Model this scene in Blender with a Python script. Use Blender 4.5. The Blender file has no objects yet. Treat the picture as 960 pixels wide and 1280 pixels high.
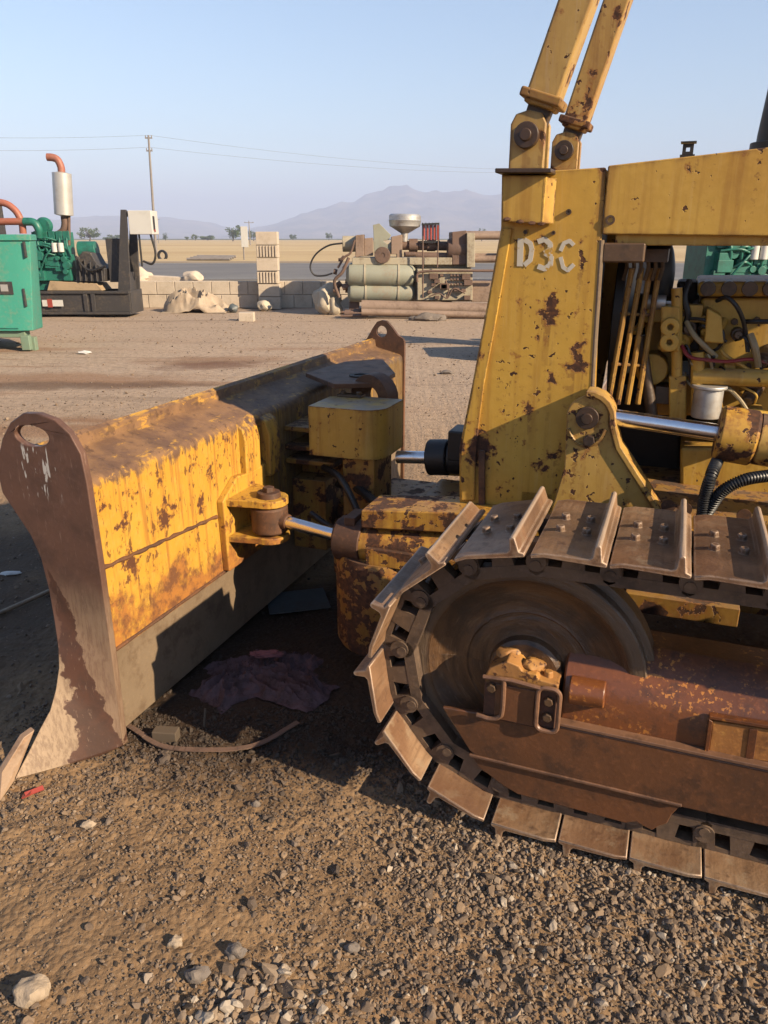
import bpy, bmesh, math, random
import numpy as np
from mathutils import Vector, Matrix, noise as mnoise
from mathutils.geometry import tessellate_polygon
R = math.radians
random.seed(7)
rng = np.random.default_rng(11)
sc = bpy.context.scene
COL = sc.collection

# ------------------------------------------------------------------ survey
# camera 1.5 m above the yard; points of the place were surveyed from sight lines
F = 961.0; PITCH = R(19.6); CAMZ = 1.5; AZ = R(-20.6)
rv = Vector((math.cos(AZ), math.sin(AZ), 0)); sv = Vector((-math.sin(AZ), math.cos(AZ), 0))
def ray(x, y):
    u = (x-480)/F; v = (640-y)/F
    return Vector((u, math.cos(PITCH)+math.sin(PITCH)*v, -math.sin(PITCH)+math.cos(PITCH)*v))
CAM = Vector((0, 0, CAMZ))
def L(ax, val, x, y):          # sight line met with a plane of the bulldozer's own frame
    d = ray(x, y); n = {'x': rv, 'y': sv, 'z': Vector((0, 0, 1))}[ax]
    t = (val-CAM.dot(n))/d.dot(n); p = CAM+d*t
    return Vector((p.dot(rv), p.dot(sv), p.z))
def xz(val, *pts): return [(L('y', val, *p).x, L('y', val, *p).z) for p in pts]
def G(Y, x, y):                # sight line met with the world plane at distance Y
    d = ray(x, y); return CAM+d*(Y/d.y)
def GX(Y, *pts): return [(G(Y, *p).x, G(Y, *p).z) for p in pts]

# ------------------------------------------------------------------ materials
class NT:
    def __init__(s, name):
        s.m = bpy.data.materials.new(name); s.m.use_nodes = True
        s.t = s.m.node_tree; s.n = s.t.nodes; s.l = s.t.links
        s.b = s.n['Principled BSDF']; s.out = s.n['Material Output']
        tc = s.n.new('ShaderNodeTexCoord'); s.obj = tc.outputs['Object']
        oi = s.n.new('ShaderNodeObjectInfo'); s.rnd = oi.outputs['Random']
        s.P = s.obj
    def link(s, a, b):
        if isinstance(a, bpy.types.NodeSocket): s.l.new(a, b)
        elif isinstance(a, (tuple, list)): b.default_value = (*a, 1) if len(a) == 3 and b.type == 'RGBA' else a
        else: b.default_value = a
    def vadd(s, a, v):
        n = s.n.new('ShaderNodeVectorMath'); n.operation = 'ADD'; s.link(a, n.inputs[0]); s.link(v, n.inputs[1]); return n.outputs[0]
    def vmul(s, a, v):
        n = s.n.new('ShaderNodeVectorMath'); n.operation = 'MULTIPLY'; s.link(a, n.inputs[0]); s.link(v, n.inputs[1]); return n.outputs[0]
    def randomize(s):
        c = s.n.new('ShaderNodeCombineXYZ')
        for i, k in enumerate((13.1, 7.7, 5.3)): s.link(s.mth('MULTIPLY', s.rnd, k), c.inputs[i])
        s.P = s.vadd(s.P, c.outputs[0])
    def mth(s, op, a, b=0.5, c=None, clamp=False):
        n = s.n.new('ShaderNodeMath'); n.operation = op; n.use_clamp = clamp
        s.link(a, n.inputs[0]); s.link(b, n.inputs[1])
        if c is not None: s.link(c, n.inputs[2])
        return n.outputs[0]
    def sep(s, v=None):
        n = s.n.new('ShaderNodeSeparateXYZ'); s.link(v or s.P, n.inputs[0]); return n.outputs
    def noise(s, scale, detail=4, rough=.55, vec=None, dist=0):
        n = s.n.new('ShaderNodeTexNoise'); n.inputs['Scale'].default_value = scale
        n.inputs['Detail'].default_value = detail; n.inputs['Roughness'].default_value = rough; n.inputs['Distortion'].default_value = dist
        s.link(vec or s.P, n.inputs['Vector']); return n.outputs['Fac']
    def vor(s, scale, feat='F1', vec=None, out='Distance'):
        n = s.n.new('ShaderNodeTexVoronoi'); n.feature = feat; n.inputs['Scale'].default_value = scale
        s.link(vec or s.P, n.inputs['Vector']); return n.outputs[out]
    def step(s, f, lo, hi):    # smooth 0..1
        n = s.n.new('ShaderNodeMapRange'); n.interpolation_type = 'SMOOTHSTEP'
        s.link(f, n.inputs['Value']); s.link(lo, n.inputs['From Min']); s.link(hi, n.inputs['From Max']); return n.outputs[0]
    def mix(s, f, a, b, mode='MIX'):
        n = s.n.new('ShaderNodeMix'); n.data_type = 'RGBA'; n.blend_type = mode
        s.link(f, n.inputs[0]); s.link(a, n.inputs[6]); s.link(b, n.inputs[7]); return n.outputs[2]
    def attr(s, name):
        n = s.n.new('ShaderNodeAttribute'); n.attribute_name = name; return n.outputs['Fac']
    def bump(s, h, dist=.01, strength=.5, prev=None):
        n = s.n.new('ShaderNodeBump'); n.inputs['Distance'].default_value = dist; n.inputs['Strength'].default_value = strength
        s.link(h, n.inputs['Height'])
        if prev: s.link(prev, n.inputs['Normal'])
        return n.outputs[0]
    def edge(s, rad=.008):
        b = s.n.new('ShaderNodeBevel'); b.samples = 4; b.inputs['Radius'].default_value = rad
        g = s.n.new('ShaderNodeNewGeometry')
        d = s.n.new('ShaderNodeVectorMath'); d.operation = 'DOT_PRODUCT'
        s.l.new(b.outputs[0], d.inputs[0]); s.l.new(g.outputs['Normal'], d.inputs[1])
        return s.step(d.outputs['Value'], .985, .90)
    def done(s, col, rough=.6, metal=0., normal=None, spec=.5):
        if not metal or metal < .3: col = s.mix(1.0, col, (.64, .64, .64), 'MULTIPLY')
        s.link(col, s.b.inputs['Base Color']); s.link(rough, s.b.inputs['Roughness']); s.link(metal, s.b.inputs['Metallic'])
        s.b.inputs['Specular IOR Level'].default_value = spec
        if normal: s.link(normal, s.b.inputs['Normal'])
        return s.m

OFF = Vector((.8, 2.8, 0))      # bulldozer base in its own frame
YEL = (.58, .345, .062)
RUST = (.085, .034, .016); ORANGE = (.36, .135, .03)
def paint(name, base=YEL, spots=.635, fine=.64, dirt=.25, streak=.3, wear=True, rnd=False, sc_=1.0, edge=.009, dust=.3, drip=.6):
    t = NT(name)
    if rnd: t.randomize()
    big = t.noise(2.2*sc_, 3); mid = t.noise(9*sc_, 5, .6); fin = t.noise(38*sc_, 5, .65)
    st = t.noise(5*sc_, 4, .6, t.vmul(t.P, (5, 5, .32))); st2 = t.noise(16*sc_, 4, .6, t.vmul(t.P, (4, 4, .22)))
    col = t.mix(t.step(big, .3, .75), base, (base[0]*.86, base[1]*.78, base[2]*.72))
    col = t.mix(t.mth('MULTIPLY', t.step(fin, .4, .7), .22), col, tuple(min(1, c*1.22+.03) for c in base))
    col = t.mix(t.mth('MULTIPLY', t.step(st, .50, .70), streak), col, (base[0]*.52, base[1]*.36, base[2]*.3))
    col = t.mix(t.mth('MULTIPLY', t.step(st2, .56, .70), streak*.8), col, (base[0]*1.05, base[1]*1.15, base[2]*2.2))
    col = t.mix(t.mth('MULTIPLY', t.step(mid, .45, .8), dirt), col, (.20, .115, .05))
    gate = t.step(t.noise(1.7*sc_, 2, .5, t.vadd(t.P, (3.1, 1.7, 5.2))), .40, .58)
    def chips(dz):
        p = t.vadd(t.P, (0, 0, dz)) if dz else t.P
        return t.noise(11*sc_, 7, .63, p, .25), t.noise(31*sc_, 3, .6, p)
    a0, b0 = chips(0)
    thr = t.mth('SUBTRACT', spots+.03, t.mth('MULTIPLY', gate, .06))
    big_c = t.step(t.mth('SUBTRACT', a0, thr), 0, .014); rim = t.step(t.mth('SUBTRACT', a0, thr), -.04, 0)
    sm_c = t.step(b0, fine, fine+.022)
    m = t.mth('MAXIMUM', big_c, sm_c)
    if drip:
        dr = None
        for dz, w in ((.018, 1.), (.045, .75), (.085, .45)):
            a_, b_ = chips(dz*1.4)
            k = t.mth('MULTIPLY', t.mth('MAXIMUM', t.step(t.mth('SUBTRACT', a_, thr), -.01, .02), t.step(b_, fine, fine+.03)), w)
            dr = k if dr is None else t.mth('MAXIMUM', dr, k)
        dr = t.mth('MULTIPLY', t.mth('MULTIPLY', dr, t.step(t.noise(60*sc_, 2, .5, t.vmul(t.P, (1, 1, .06))), .42, .58)), drip)
        col = t.mix(dr, col, (.27, .115, .03))
    col = t.mix(t.mth('MULTIPLY', rim, .7), col, ORANGE)
    if wear:
        e = t.mth('MULTIPLY', t.edge(edge), t.step(t.mth('ADD', t.mth('MULTIPLY', mid, .5), t.mth('MULTIPLY', fin, .5)), .42, .52)); m = t.mth('MAXIMUM', m, e)
        e2 = t.mth('MULTIPLY', t.edge(edge*3.2), t.step(st, .42, .62)); col = t.mix(t.mth('MULTIPLY', e2, .55), col, (.24, .105, .035))
    rc = t.mix(t.step(t.noise(70, 4, .65), .4, .65), (.062, .026, .014), (.15, .058, .024))
    col = t.mix(m, col, rc)
    gn = t.n.new('ShaderNodeNewGeometry'); up = t.step(t.sep(gn.outputs['Normal'])[2], .55, .9)
    col = t.mix(t.mth('MULTIPLY', t.mth('MULTIPLY', up, t.step(mid, .3, .6)), dust), col, (.38, .29, .20))
    ro = t.mth('ADD', t.mth('MULTIPLY', m, .35), t.mth('MULTIPLY_ADD', fin, .3, .34), clamp=True)
    h = t.mth('ADD', t.mth('SUBTRACT', t.mth('MULTIPLY', fin, .22), t.mth('MULTIPLY', m, .6)), t.mth('MULTIPLY', big, .5))
    return t.done(col, ro, 0, t.bump(h, .005, .55), .4)
def rusty(name, a=(.10, .05, .03), b=(.20, .085, .035), c=(.05, .028, .02), rough=(.45, .85), spec=.4, speck=None, rnd=False, metal=0.0, sc_=1.0):
    t = NT(name)
    if rnd: t.randomize()
    big = t.noise(3*sc_, 4, .6); mid = t.noise(14*sc_, 6, .65); fin = t.noise(70*sc_, 4, .6)
    col = t.mix(t.step(big, .35, .68), a, b)
    col = t.mix(t.mth('MULTIPLY', t.step(mid, .48, .68), .75), col, c)
    col = t.mix(t.mth('MULTIPLY', t.step(fin, .5, .75), .3), col, tuple(min(1, v*1.9) for v in b))
    if speck:
        col = t.mix(t.mth('MULTIPLY', t.step(t.noise(80, 3, .6), .57, .63), t.step(t.noise(6, 3), .42, .58)), col, speck)
    ro = t.mth('MULTIPLY_ADD', mid, rough[1]-rough[0], rough[0])
    h = t.mth('ADD', t.mth('MULTIPLY', mid, .6), t.mth('MULTIPLY', fin, .4))
    return t.done(col, ro, metal, t.bump(h, .004, .45), spec)
def plain(name, base, rough=.6, metal=0., var=.25, dirt=(.14, .10, .06), dk=.35, spec=.5, sc_=1., bumpd=.003):
    t = NT(name)
    a = t.noise(3*sc_, 4, .6); b = t.noise(22*sc_, 4, .6)
    col = t.mix(t.mth('MULTIPLY', t.step(a, .35, .7), var), base, tuple(v*.55 for v in base))
    col = t.mix(t.mth('MULTIPLY', t.step(t.mth('ADD', t.mth('MULTIPLY', a, .5), t.mth('MULTIPLY', b, .5)), .48, .66), dk), col, dirt)
    return t.done(col, t.mth('MULTIPLY_ADD', b, .25, rough-.12), metal, t.bump(b, bumpd, .35), spec)

M = {}
M['paint'] = paint('yellow_paint')
M['hood'] = paint('hood_paint', (.73, .445, .08), .65, .69, .12, .4)
M['armp'] = paint('arm_paint', (.58, .375, .11), .625, .655, .3, .5)
M['mottled'] = paint('mottled_paint', (.60, .32, .045), .545, .58, .5, .6, dust=.05)
M['glandp'] = paint('gland_paint', (.64, .36, .055), .535, .60, .4, .5, dust=0)
M['drum'] = paint('drum_paint', (.40, .22, .04), .49, .55, .6, .6, dust=.1)
M['yokep'] = paint('yoke_paint', (.68, .42, .08), .665, .66, .3, .5, dust=.9)
M['guard'] = paint('guard_paint', (.73, .435, .068), .618, .655, .15, .4)
M['grimy'] = paint('grimy_yellow', (.42, .235, .045), .56, .60, .6, .5)
M['engine'] = paint('engine_paint', (.74, .46, .08), .66, .665, .4, .5, wear=False)
M['brackp'] = paint('bracket_paint', (.60, .37, .09), .59, .615, .3, .3)
M['rust'] = rusty('rust')
M['frame'] = rusty('frame_rust', (.145, .052, .022), (.235, .078, .025), (.062, .028, .016), (.18, .55), .6, (.62, .25, .05))
M['gplate'] = rusty('guard_plate_rust', (.125, .056, .028), (.19, .078, .034), (.065, .033, .02), (.24, .55), .6)
M['strap'] = rusty('strap_iron', (.17, .09, .055), (.25, .13, .075), (.08, .042, .027), (.3, .65), .5)
M['oily'] = rusty('oily_iron', (.085, .052, .028), (.135, .076, .038), (.042, .027, .017), (.3, .65), .5)
M['hot'] = rusty('orange_rust', (.40, .17, .05), (.55, .25, .07), (.15, .06, .025), (.5, .85), .3, (.75, .4, .1))
M['link'] = rusty('link_iron', (.125, .082, .056), (.19, .125, .08), (.06, .039, .027), (.4, .75), .5, rnd=True)
def yoke_mat():
    t = NT('yoke_rust_lit_top'); t.P = t.vadd(t.obj, tuple(OFF)); x, y, z = t.sep(); a = t.noise(9, 5, .6); b = t.noise(40, 5, .65)
    k = t.step(t.mth('ADD', z, t.mth('MULTIPLY_ADD', a, .06, -.03)), .425, .45)  # upper part painted brighter orange, standing for sun on the rusty top faces
    hot = t.mix(t.step(a, .4, .62), (.46, .22, .07), (.55, .27, .06)); hot = t.mix(t.step(b, .54, .62), hot, (.12, .05, .025))
    low = t.mix(t.step(b, .4, .65), (.12, .052, .032), (.075, .038, .025))
    return t.done(t.mix(k, low, hot), .6, 0, t.bump(b, .004, .5), .4)
M['yoke'] = yoke_mat()
M['chrome'] = plain('chrome', (.72, .72, .74), .22, 1., .15, (.35, .28, .2), .25)
M['alu'] = plain('silver_metal', (.50, .49, .47), .5, .7, .3, (.26, .2, .14), .6)
M['black'] = plain('black_iron', (.022, .020, .019), .5, 0, .3, (.07, .05, .035), .5)
M['pin'] = rusty('pin_iron', (.05, .03, .02), (.09, .048, .026), (.02, .015, .012), (.3, .6), .5)
M['bit'] = rusty('worn_bit', (.42, .29, .19), (.34, .21, .13), (.2, .11, .06), (.4, .7), .4)
M['dark'] = plain('dark_grime', (.028, .022, .017), .7, 0, .3, (.05, .032, .02), .6)
M['rubber'] = plain('black_rubber', (.018, .018, .020), .45, 0, .2, (.06, .05, .04), .3)
M['redwire'] = plain('red_wire', (.30, .02, .025), .45)
M['tube'] = plain('cream_hose', (.42, .32, .17), .5)
M['bareg'] = rusty('bare_steel', (.34, .25, .165), (.27, .19, .12), (.20, .13, .08), (.38, .6), .5, metal=.25)

SW_ = .41
def shoe_mat():
    t = NT('shoe_steel'); po = t.obj; t.randomize(); x, y, z = t.sep(po)
    a = t.noise(6, 5, .6); b = t.noise(26, 6, .68); s_ = t.noise(9, 5, .65, t.vmul(t.P, (7, .5, 7))); c = t.noise(3, 3)
    col = t.mix(t.step(a, .35, .65), (.47, .30, .175), (.35, .205, .11))
    col = t.mix(t.mth('MULTIPLY', t.step(s_, .44, .68), .6), col, (.21, .12, .066))
    col = t.mix(t.mth('MULTIPLY', t.step(b, .53, .68), .75), col, (.11, .058, .032))
    col = t.mix(t.mth('MULTIPLY', t.step(c, .46, .62), .5), col, (.20, .085, .04))
    col = t.mix(t.mth('MULTIPLY', t.step(t.noise(14, 5, .7, t.vadd(t.P, (4, 4, 4))), .52, .66), .75), col, (.42, .30, .19))
    col = t.mix(t.mth('MULTIPLY', t.rnd, .6), col, t.mix(t.step(a, .4, .6), (.25, .115, .058), (.17, .085, .05)))
    inr = t.mth('MULTIPLY', t.step(t.mth('ADD', t.mth('ABSOLUTE', t.mth('SUBTRACT', y, SW_/2)), t.mth('MULTIPLY_ADD', a, .10, -.05)), .12, .08), .5); col = t.mix(inr, col, (.12, .07, .042))
    e = t.mth('MULTIPLY', t.edge(.007), t.step(b, .3, .5)); tip = t.step(z, .040, .046)
    col = t.mix(t.mth('MULTIPLY', t.mth('MAXIMUM', e, tip), .75), col, (.58, .44, .33))
    return t.done(col, t.mth('MULTIPLY_ADD', b, .4, .30), .2, t.bump(t.mth('ADD', a, t.mth('MULTIPLY', b, 1.4)), .004, .6), .5)
M['shoe'] = shoe_mat()

def blade_mat():
    t = NT('blade_paint'); t.P = t.vadd(t.obj, tuple(OFF)); x, y, z = t.sep()
    big = t.noise(2.5, 4, .6); mid = t.noise(10, 6, .65); fin = t.noise(45, 5, .65)
    st = t.noise(6, 5, .65, t.vmul(t.P, (6, 6, .35)))
    st2 = t.noise(11, 5, .7, t.vmul(t.P, (6, 6, .5)))
    col = t.mix(t.step(big, .3, .7), (.66, .37, .05), (.60, .31, .038))
    col = t.mix(t.mth('MULTIPLY', t.step(fin, .45, .75), .3), col, (.74, .47, .13))
    col = t.mix(t.mth('MULTIPLY', t.step(st, .5, .66), .75), col, (.42, .17, .035))
    # pitted dark runs
    pit = t.mth('MULTIPLY', t.step(st2, .58, .64), t.step(fin, .40, .6))
    col = t.mix(t.mth('MULTIPLY', pit, .9), col, (.13, .055, .025))
    cl = t.mth('ADD', t.mth('MULTIPLY', mid, .7), t.mth('MULTIPLY', fin, .3))
    col = t.mix(t.mth('MULTIPLY', t.step(cl, .545, .575), .75), col, (.36, .15, .035))
    col = t.mix(t.step(cl, .572, .592), col, (.13, .052, .025))
    sp = t.mth('MULTIPLY', t.step(t.noise(42, 3, .55, t.vmul(t.P, (1, 1, .55))), .60, .63), t.step(mid, .38, .5)); col = t.mix(t.mth('MULTIPLY', sp, .85), col, (.17, .07, .025))
    # rust creeping up from the wear strip, and grey worn band below
    zn = t.mth('ADD', z, t.mth('MULTIPLY_ADD', t.noise(5, 6, .7), -.85, .43))
    low = t.mth('SUBTRACT', 1.0, t.step(zn, .40, .52))
    rustc = t.mix(t.step(t.noise(16, 6, .7), .42, .60), (.46, .19, .045), (.20, .085, .038))
    col = t.mix(t.mth('MULTIPLY', low, t.step(t.noise(13, 6, .7), .30, .50)), col, rustc)
    # rusted crown of the box section
    zt = t.mth('ADD', z, t.mth('MULTIPLY_ADD', st, .14, -.07))
    top = t.step(t.mth('ADD', zt, t.mth('MULTIPLY_ADD', fin, .08, -.04)), .815, .845)
    crown = t.mix(t.step(mid, .38, .62), (.15, .083, .055), (.28, .155, .078))
    crown = t.mix(t.mth('MULTIPLY', t.step(t.noise(7, 5, .7, t.vmul(t.P, (3, .7, 3))), .52, .6), t.step(x, -1.66, -1.69)), crown, (.66, .36, .05))
    crown = t.mix(t.step(t.noise(11, 7, .72, t.vmul(t.P, (2, .8, 2))), .57, .62), crown, (.56, .30, .06))
    crown = t.mix(t.mth('MULTIPLY', t.step(t.noise(30, 5, .7), .55, .62), .7), crown, (.09, .05, .035))
    col = t.mix(t.mth('MULTIPLY', top, .95), col, crown)
    # grease and grime round the pivot, bulldozer's shadow painted into the far half
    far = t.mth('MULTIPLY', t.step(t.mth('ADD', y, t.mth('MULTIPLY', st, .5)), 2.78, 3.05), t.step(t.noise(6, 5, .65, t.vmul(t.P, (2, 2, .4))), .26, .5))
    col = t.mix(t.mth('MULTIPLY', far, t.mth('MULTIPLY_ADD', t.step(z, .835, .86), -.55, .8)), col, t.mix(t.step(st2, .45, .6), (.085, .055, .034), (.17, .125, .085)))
    h = t.mth('SUBTRACT', t.mth('MULTIPLY', fin, .4), t.mth('MULTIPLY', t.step(cl, .58, .61), .5))
    return t.done(col, t.mth('MULTIPLY_ADD', fin, .4, .4), 0, t.bump(t.mth('ADD', h, t.mth('MULTIPLY', big, .2)), .003, .4), .35)
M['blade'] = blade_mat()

def plate_mat():
    t = NT('end_plate_rust'); t.P = t.vadd(t.obj, tuple(OFF)); x, y, z = t.sep()
    big = t.noise(3, 4, .6); mid = t.noise(12, 6, .65); fin = t.noise(60, 4, .6)
    col = t.mix(t.step(big, .35, .7), (.175, .088, .060), (.135, .070, .048))
    col = t.mix(t.mth('MULTIPLY', t.step(mid, .45, .7), .6), col, (.095, .050, .035))
    col = t.mix(t.mth('MULTIPLY', t.step(fin, .5, .8), .3), col, (.28, .16, .11))
    # worn bare steel along the lower front, dark stain running down the middle
    z2 = t.mth('MULTIPLY', z, z); n = t.mth('MULTIPLY_ADD', t.noise(9, 6, .62), .13, -.065)
    xn = t.mth('ADD', x, n)
    xl = t.mth('ADD', t.mth('MULTIPLY_ADD', z, -.13, -1.565), t.mth('MULTIPLY', z2, -.12))
    xr = t.mth('ADD', t.mth('MULTIPLY_ADD', z, -.16, -1.470), t.mth('MULTIPLY', z2, -.31))
    scr = t.noise(20, 5, .7, t.vmul(t.P, (5, 5, .6)))
    bcol = t.mix(t.step(scr, .42, .64), (.40, .285, .185), (.25, .165, .105))
    left = t.mth('MULTIPLY', t.step(t.mth('SUBTRACT', xn, xl), .004, -.004), t.step(t.mth('ADD', z, n), .36, .28))
    right = t.mth('MULTIPLY', t.step(t.mth('SUBTRACT', xn, xr), -.004, .004), t.step(t.mth('ADD', z, n), .60, .42))
    col = t.mix(t.mth('MULTIPLY', right, .55), col, bcol); col = t.mix(left, col, bcol)
    inb = t.mth('MULTIPLY', t.mth('MULTIPLY', t.step(t.mth('SUBTRACT', xn, xl), -.002, .002), t.step(t.mth('SUBTRACT', xn, xr), .002, -.002)), t.step(t.mth('ADD', z, n), .58, .56))
    hole_ = t.step(t.noise(11, 2), .68, .69)
    col = t.mix(t.mth('MULTIPLY', inb, t.mth('SUBTRACT', 1.0, hole_)), col, t.mix(t.step(mid, .4, .65), (.105, .046, .028), (.075, .036, .024)))
    col = t.mix(t.mth('MULTIPLY', t.step(scr, .60, .68), .35), col, (.40, .27, .20))
    # white drips under the eye
    d = t.noise(16, 3, .6, t.vmul(t.P, (3.2, 3.2, .55)))
    dm = t.mth('MULTIPLY', t.step(z, .78, .84), t.step(z, .962, .94))
    dm = t.mth('MULTIPLY', dm, t.step(t.mth('ABSOLUTE', t.mth('ADD', x, 1.645)), .085, .05))
    col = t.mix(t.mth('MULTIPLY', t.mth('MULTIPLY', dm, t.step(d, .56, .60)), t.step(t.noise(60, 3), .36, .5)), col, (.72, .68, .62))
    return t.done(col, t.mth('MULTIPLY_ADD', mid, .3, .42), .1, t.bump(t.mth('ADD', t.mth('MULTIPLY', mid, .5), t.mth('MULTIPLY', fin, .5)), .0022, .45), .45)
M['plate'] = plate_mat()

# ------------------------------------------------------------------ mesh builder
ROOTM = {}
def top(o):
    while o.parent: o = o.parent
    return o
class B:
    def __init__(s): s.bm = bmesh.new()
    def box(s, c, d, rot=None):
        m = Matrix.Translation(Vector(c)) @ (rot.to_4x4() if rot else Matrix.Identity(4)) @ Matrix.Diagonal((*d, 1))
        bmesh.ops.create_cube(s.bm, size=1, matrix=m); return s
    def bx(s, x0, x1, y0, y1, z0, z1): return s.box(((x0+x1)/2, (y0+y1)/2, (z0+z1)/2), (abs(x1-x0), abs(y1-y0), abs(z1-z0)))
    def prism(s, pts, plane, a, b):
        def q(p, h):
            return {'xz': (p[0], h, p[1]), 'yz': (h, p[0], p[1]), 'xy': (p[0], p[1], h)}[plane]
        v0 = [s.bm.verts.new(q(p, a)) for p in pts]; v1 = [s.bm.verts.new(q(p, b)) for p in pts]
        n = len(pts)
        s.bm.faces.new(v0); s.bm.faces.new(v1[::-1])
        for i in range(n): s.bm.faces.new((v0[i], v0[(i+1) % n], v1[(i+1) % n], v1[i]))
        return s
    def rings(s, rings, closed=False, cap=True):
        vs = [[s.bm.verts.new(p) for p in r_] for r_ in rings]; n = len(vs[0])
        k = len(vs)
        for i in range(k if closed else k-1):
            a, b = vs[i], vs[(i+1) % k]
            for j in range(n): s.bm.faces.new((a[j], a[(j+1) % n], b[(j+1) % n], b[j]))
        if cap and not closed:
            s.bm.faces.new(vs[0][::-1]); s.bm.faces.new(vs[-1])
        return s
    def tube(s, pts, r, seg=10, closed=False):
        pts = [Vector(p) for p in pts]; n = len(pts); rr = r if isinstance(r, (list, tuple)) else [r]*n
        out = []; up = None
        for i, p in enumerate(pts):
            if closed: d = pts[(i+1) % n]-pts[i-1]
            else: d = pts[min(i+1, n-1)]-pts[max(i-1, 0)]
            d.normalize()
            if up is None:
                up = d.orthogonal().normalized()
            up = (up-d*up.dot(d)); up.normalize(); w = d.cross(up)
            out.append([p+(up*math.cos(a)+w*math.sin(a))*rr[i] for a in [2*math.pi*j/seg for j in range(seg)]])
        return s.rings(out, closed)
    def cyl(s, a, b, r, r2=None, seg=20): return s.tube([a, b], [r, r if r2 is None else r2], seg)
    def lathe(s, prof, o, ax, seg=40):   # prof: (radius, height along ax); closed profile -> solid of revolution
        ax = Vector(ax).normalized(); u = ax.orthogonal().normalized(); w = ax.cross(u); o = Vector(o)
        rings = []
        for j in range(seg):
            a = 2*math.pi*j/seg; e = u*math.cos(a)+w*math.sin(a)
            rings.append([o+ax*h+e*max(r, 1e-4) for r, h in prof])
        return s.rings(rings, True)
    def blob(s, c, d, seed=0, amp=.25, sub=2, fr=1.3):
        r_ = bmesh.ops.create_icosphere(s.bm, subdivisions=sub, radius=1)
        for v in r_['verts']:
            k = 1+amp*mnoise.noise(v.co*fr+Vector((seed*7.3, seed*3.1, seed)))*1.6
            v.co = Vector(c)+Vector((v.co.x*d[0], v.co.y*d[1], v.co.z*d[2]))*k
        return s
    def bolt(s, c, ax, r, h, seg=6):
        c = Vector(c); ax = Vector(ax).normalized(); return s.cyl(c, c+ax*h, r, r*.92, seg)
    def build(s, name, mat, parent=None, bev=0.0, sharp=35, off=None, seg=2, flat=False):
        bm = s.bm
        bmesh.ops.recalc_face_normals(bm, faces=bm.faces[:])
        for f in bm.faces: f.smooth = not flat
        for e in bm.edges:
            if len(e.link_faces) == 2 and e.calc_face_angle(0) > R(sharp): e.smooth = False
        if parent is not None:
            mi, o0 = ROOTM[top(parent).name]
            bm.transform(mi @ Matrix.Translation(-o0))
        me = bpy.data.meshes.new(name); bm.to_mesh(me); bm.free()
        me.materials.append(M[mat] if isinstance(mat, str) else mat)
        o = bpy.data.objects.new(name, me); COL.objects.link(o)
        if parent is not None: o.parent = parent
        if bev:
            md = o.modifiers.new('bevel', 'BEVEL'); md.width = bev; md.segments = seg; md.limit_method = 'ANGLE'; md.angle_limit = R(38); md.harden_normals = True
        return o
def tag(o, label, cat, group=None, kind=None):
    if label: o['label'] = label
    if cat: o['category'] = cat
    if group: o['group'] = group
    if kind: o['kind'] = kind
    return o
def thing(name, label, cat, loc, rz=0., group=None):     # verts of its parts are given in world coordinates
    o = bpy.data.objects.new(name, None); COL.objects.link(o); o.location = loc; o.rotation_euler = (0, 0, rz)
    o.empty_display_size = .2
    ROOTM[o.name] = ((Matrix.Translation(Vector(loc)) @ Matrix.Rotation(rz, 4, 'Z')).inverted(), Vector((0, 0, 0)))
    return tag(o, label, cat, group)
def solo(b, name, mat, label, cat, loc, group=None, bev=0., kind=None, flat=False, rz=0.):   # a thing of one mesh
    o = b.build(name, mat, None, bev, flat=flat)
    m = (Matrix.Translation(Vector(loc)) @ Matrix.Rotation(rz, 4, 'Z'))
    o.data.transform(m.inverted()); o.matrix_world = m; o.location = loc; o.rotation_euler = (0, 0, rz)
    return tag(o, label, cat, group, kind)
def arc(c, r, a0, a1, n): return [(c[0]+r*math.cos(R(a0+(a1-a0)*i/n)), c[1]+r*math.sin(R(a0+(a1-a0)*i/n))) for i in range(n+1)]
def catm(pts, n=8):
    pts = [Vector(p) for p in pts]; out = []
    P = [pts[0]*2-pts[1]]+pts+[pts[-1]*2-pts[-2]]
    for i in range(1, len(P)-2):
        a, b, c, d = P[i-1:i+3]
        for k in range(n):
            t = k/n; out.append(.5*((2*b)+(c-a)*t+(2*a-5*b+4*c-d)*t*t+(3*b-a-3*c+d)*t**3))
    out.append(pts[-1]); return out

# ------------------------------------------------------------------ ground
def vnoise(x, y, seed):
    xi = np.floor(x).astype(np.int64); yi = np.floor(y).astype(np.int64); xf = x-xi; yf = y-yi
    u = xf*xf*(3-2*xf); v = yf*yf*(3-2*yf)
    def h(a, b):
        n = (a*374761393+b*668265263+seed*974711) & 0x7fffffff
        n = ((n ^ (n >> 13))*1274126177) & 0x7fffffff
        return ((n ^ (n >> 16)) & 0xffff)/65535.
    return (h(xi, yi)*(1-u)+h(xi+1, yi)*u)*(1-v)+(h(xi, yi+1)*(1-u)+h(xi+1, yi+1)*u)*v-.5
def gheight(x, y):
    x = np.asarray(x, float); y = np.asarray(y, float)
    d = np.hypot(x, y-1.5)
    fade = np.clip((24-y)/4, 0, 1)*np.clip((28-np.abs(x))/6, 0, 1)
    near = np.clip(1.3-d/9, 0, 1)
    z = .030*vnoise(x*.7, y*.7, 1)+.018*vnoise(x*2.1+5, y*2.1, 2)
    z = z*np.clip(d/3, .35, 1)
    z += near*(.012*vnoise(x*6, y*6, 3)+.010*vnoise(x*15, y*15, 4)+.007*vnoise(x*38, y*38, 5)+.004*vnoise(x*80, y*80, 6))
    yl = x*sv.x+y*sv.y; xl = x*rv.x+y*rv.y
    z = z+.020*np.exp(-((yl-1.72)/.20)**2)*np.clip((xl+.60)/.3, 0, 1)
    return (z-.004)*fade
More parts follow.
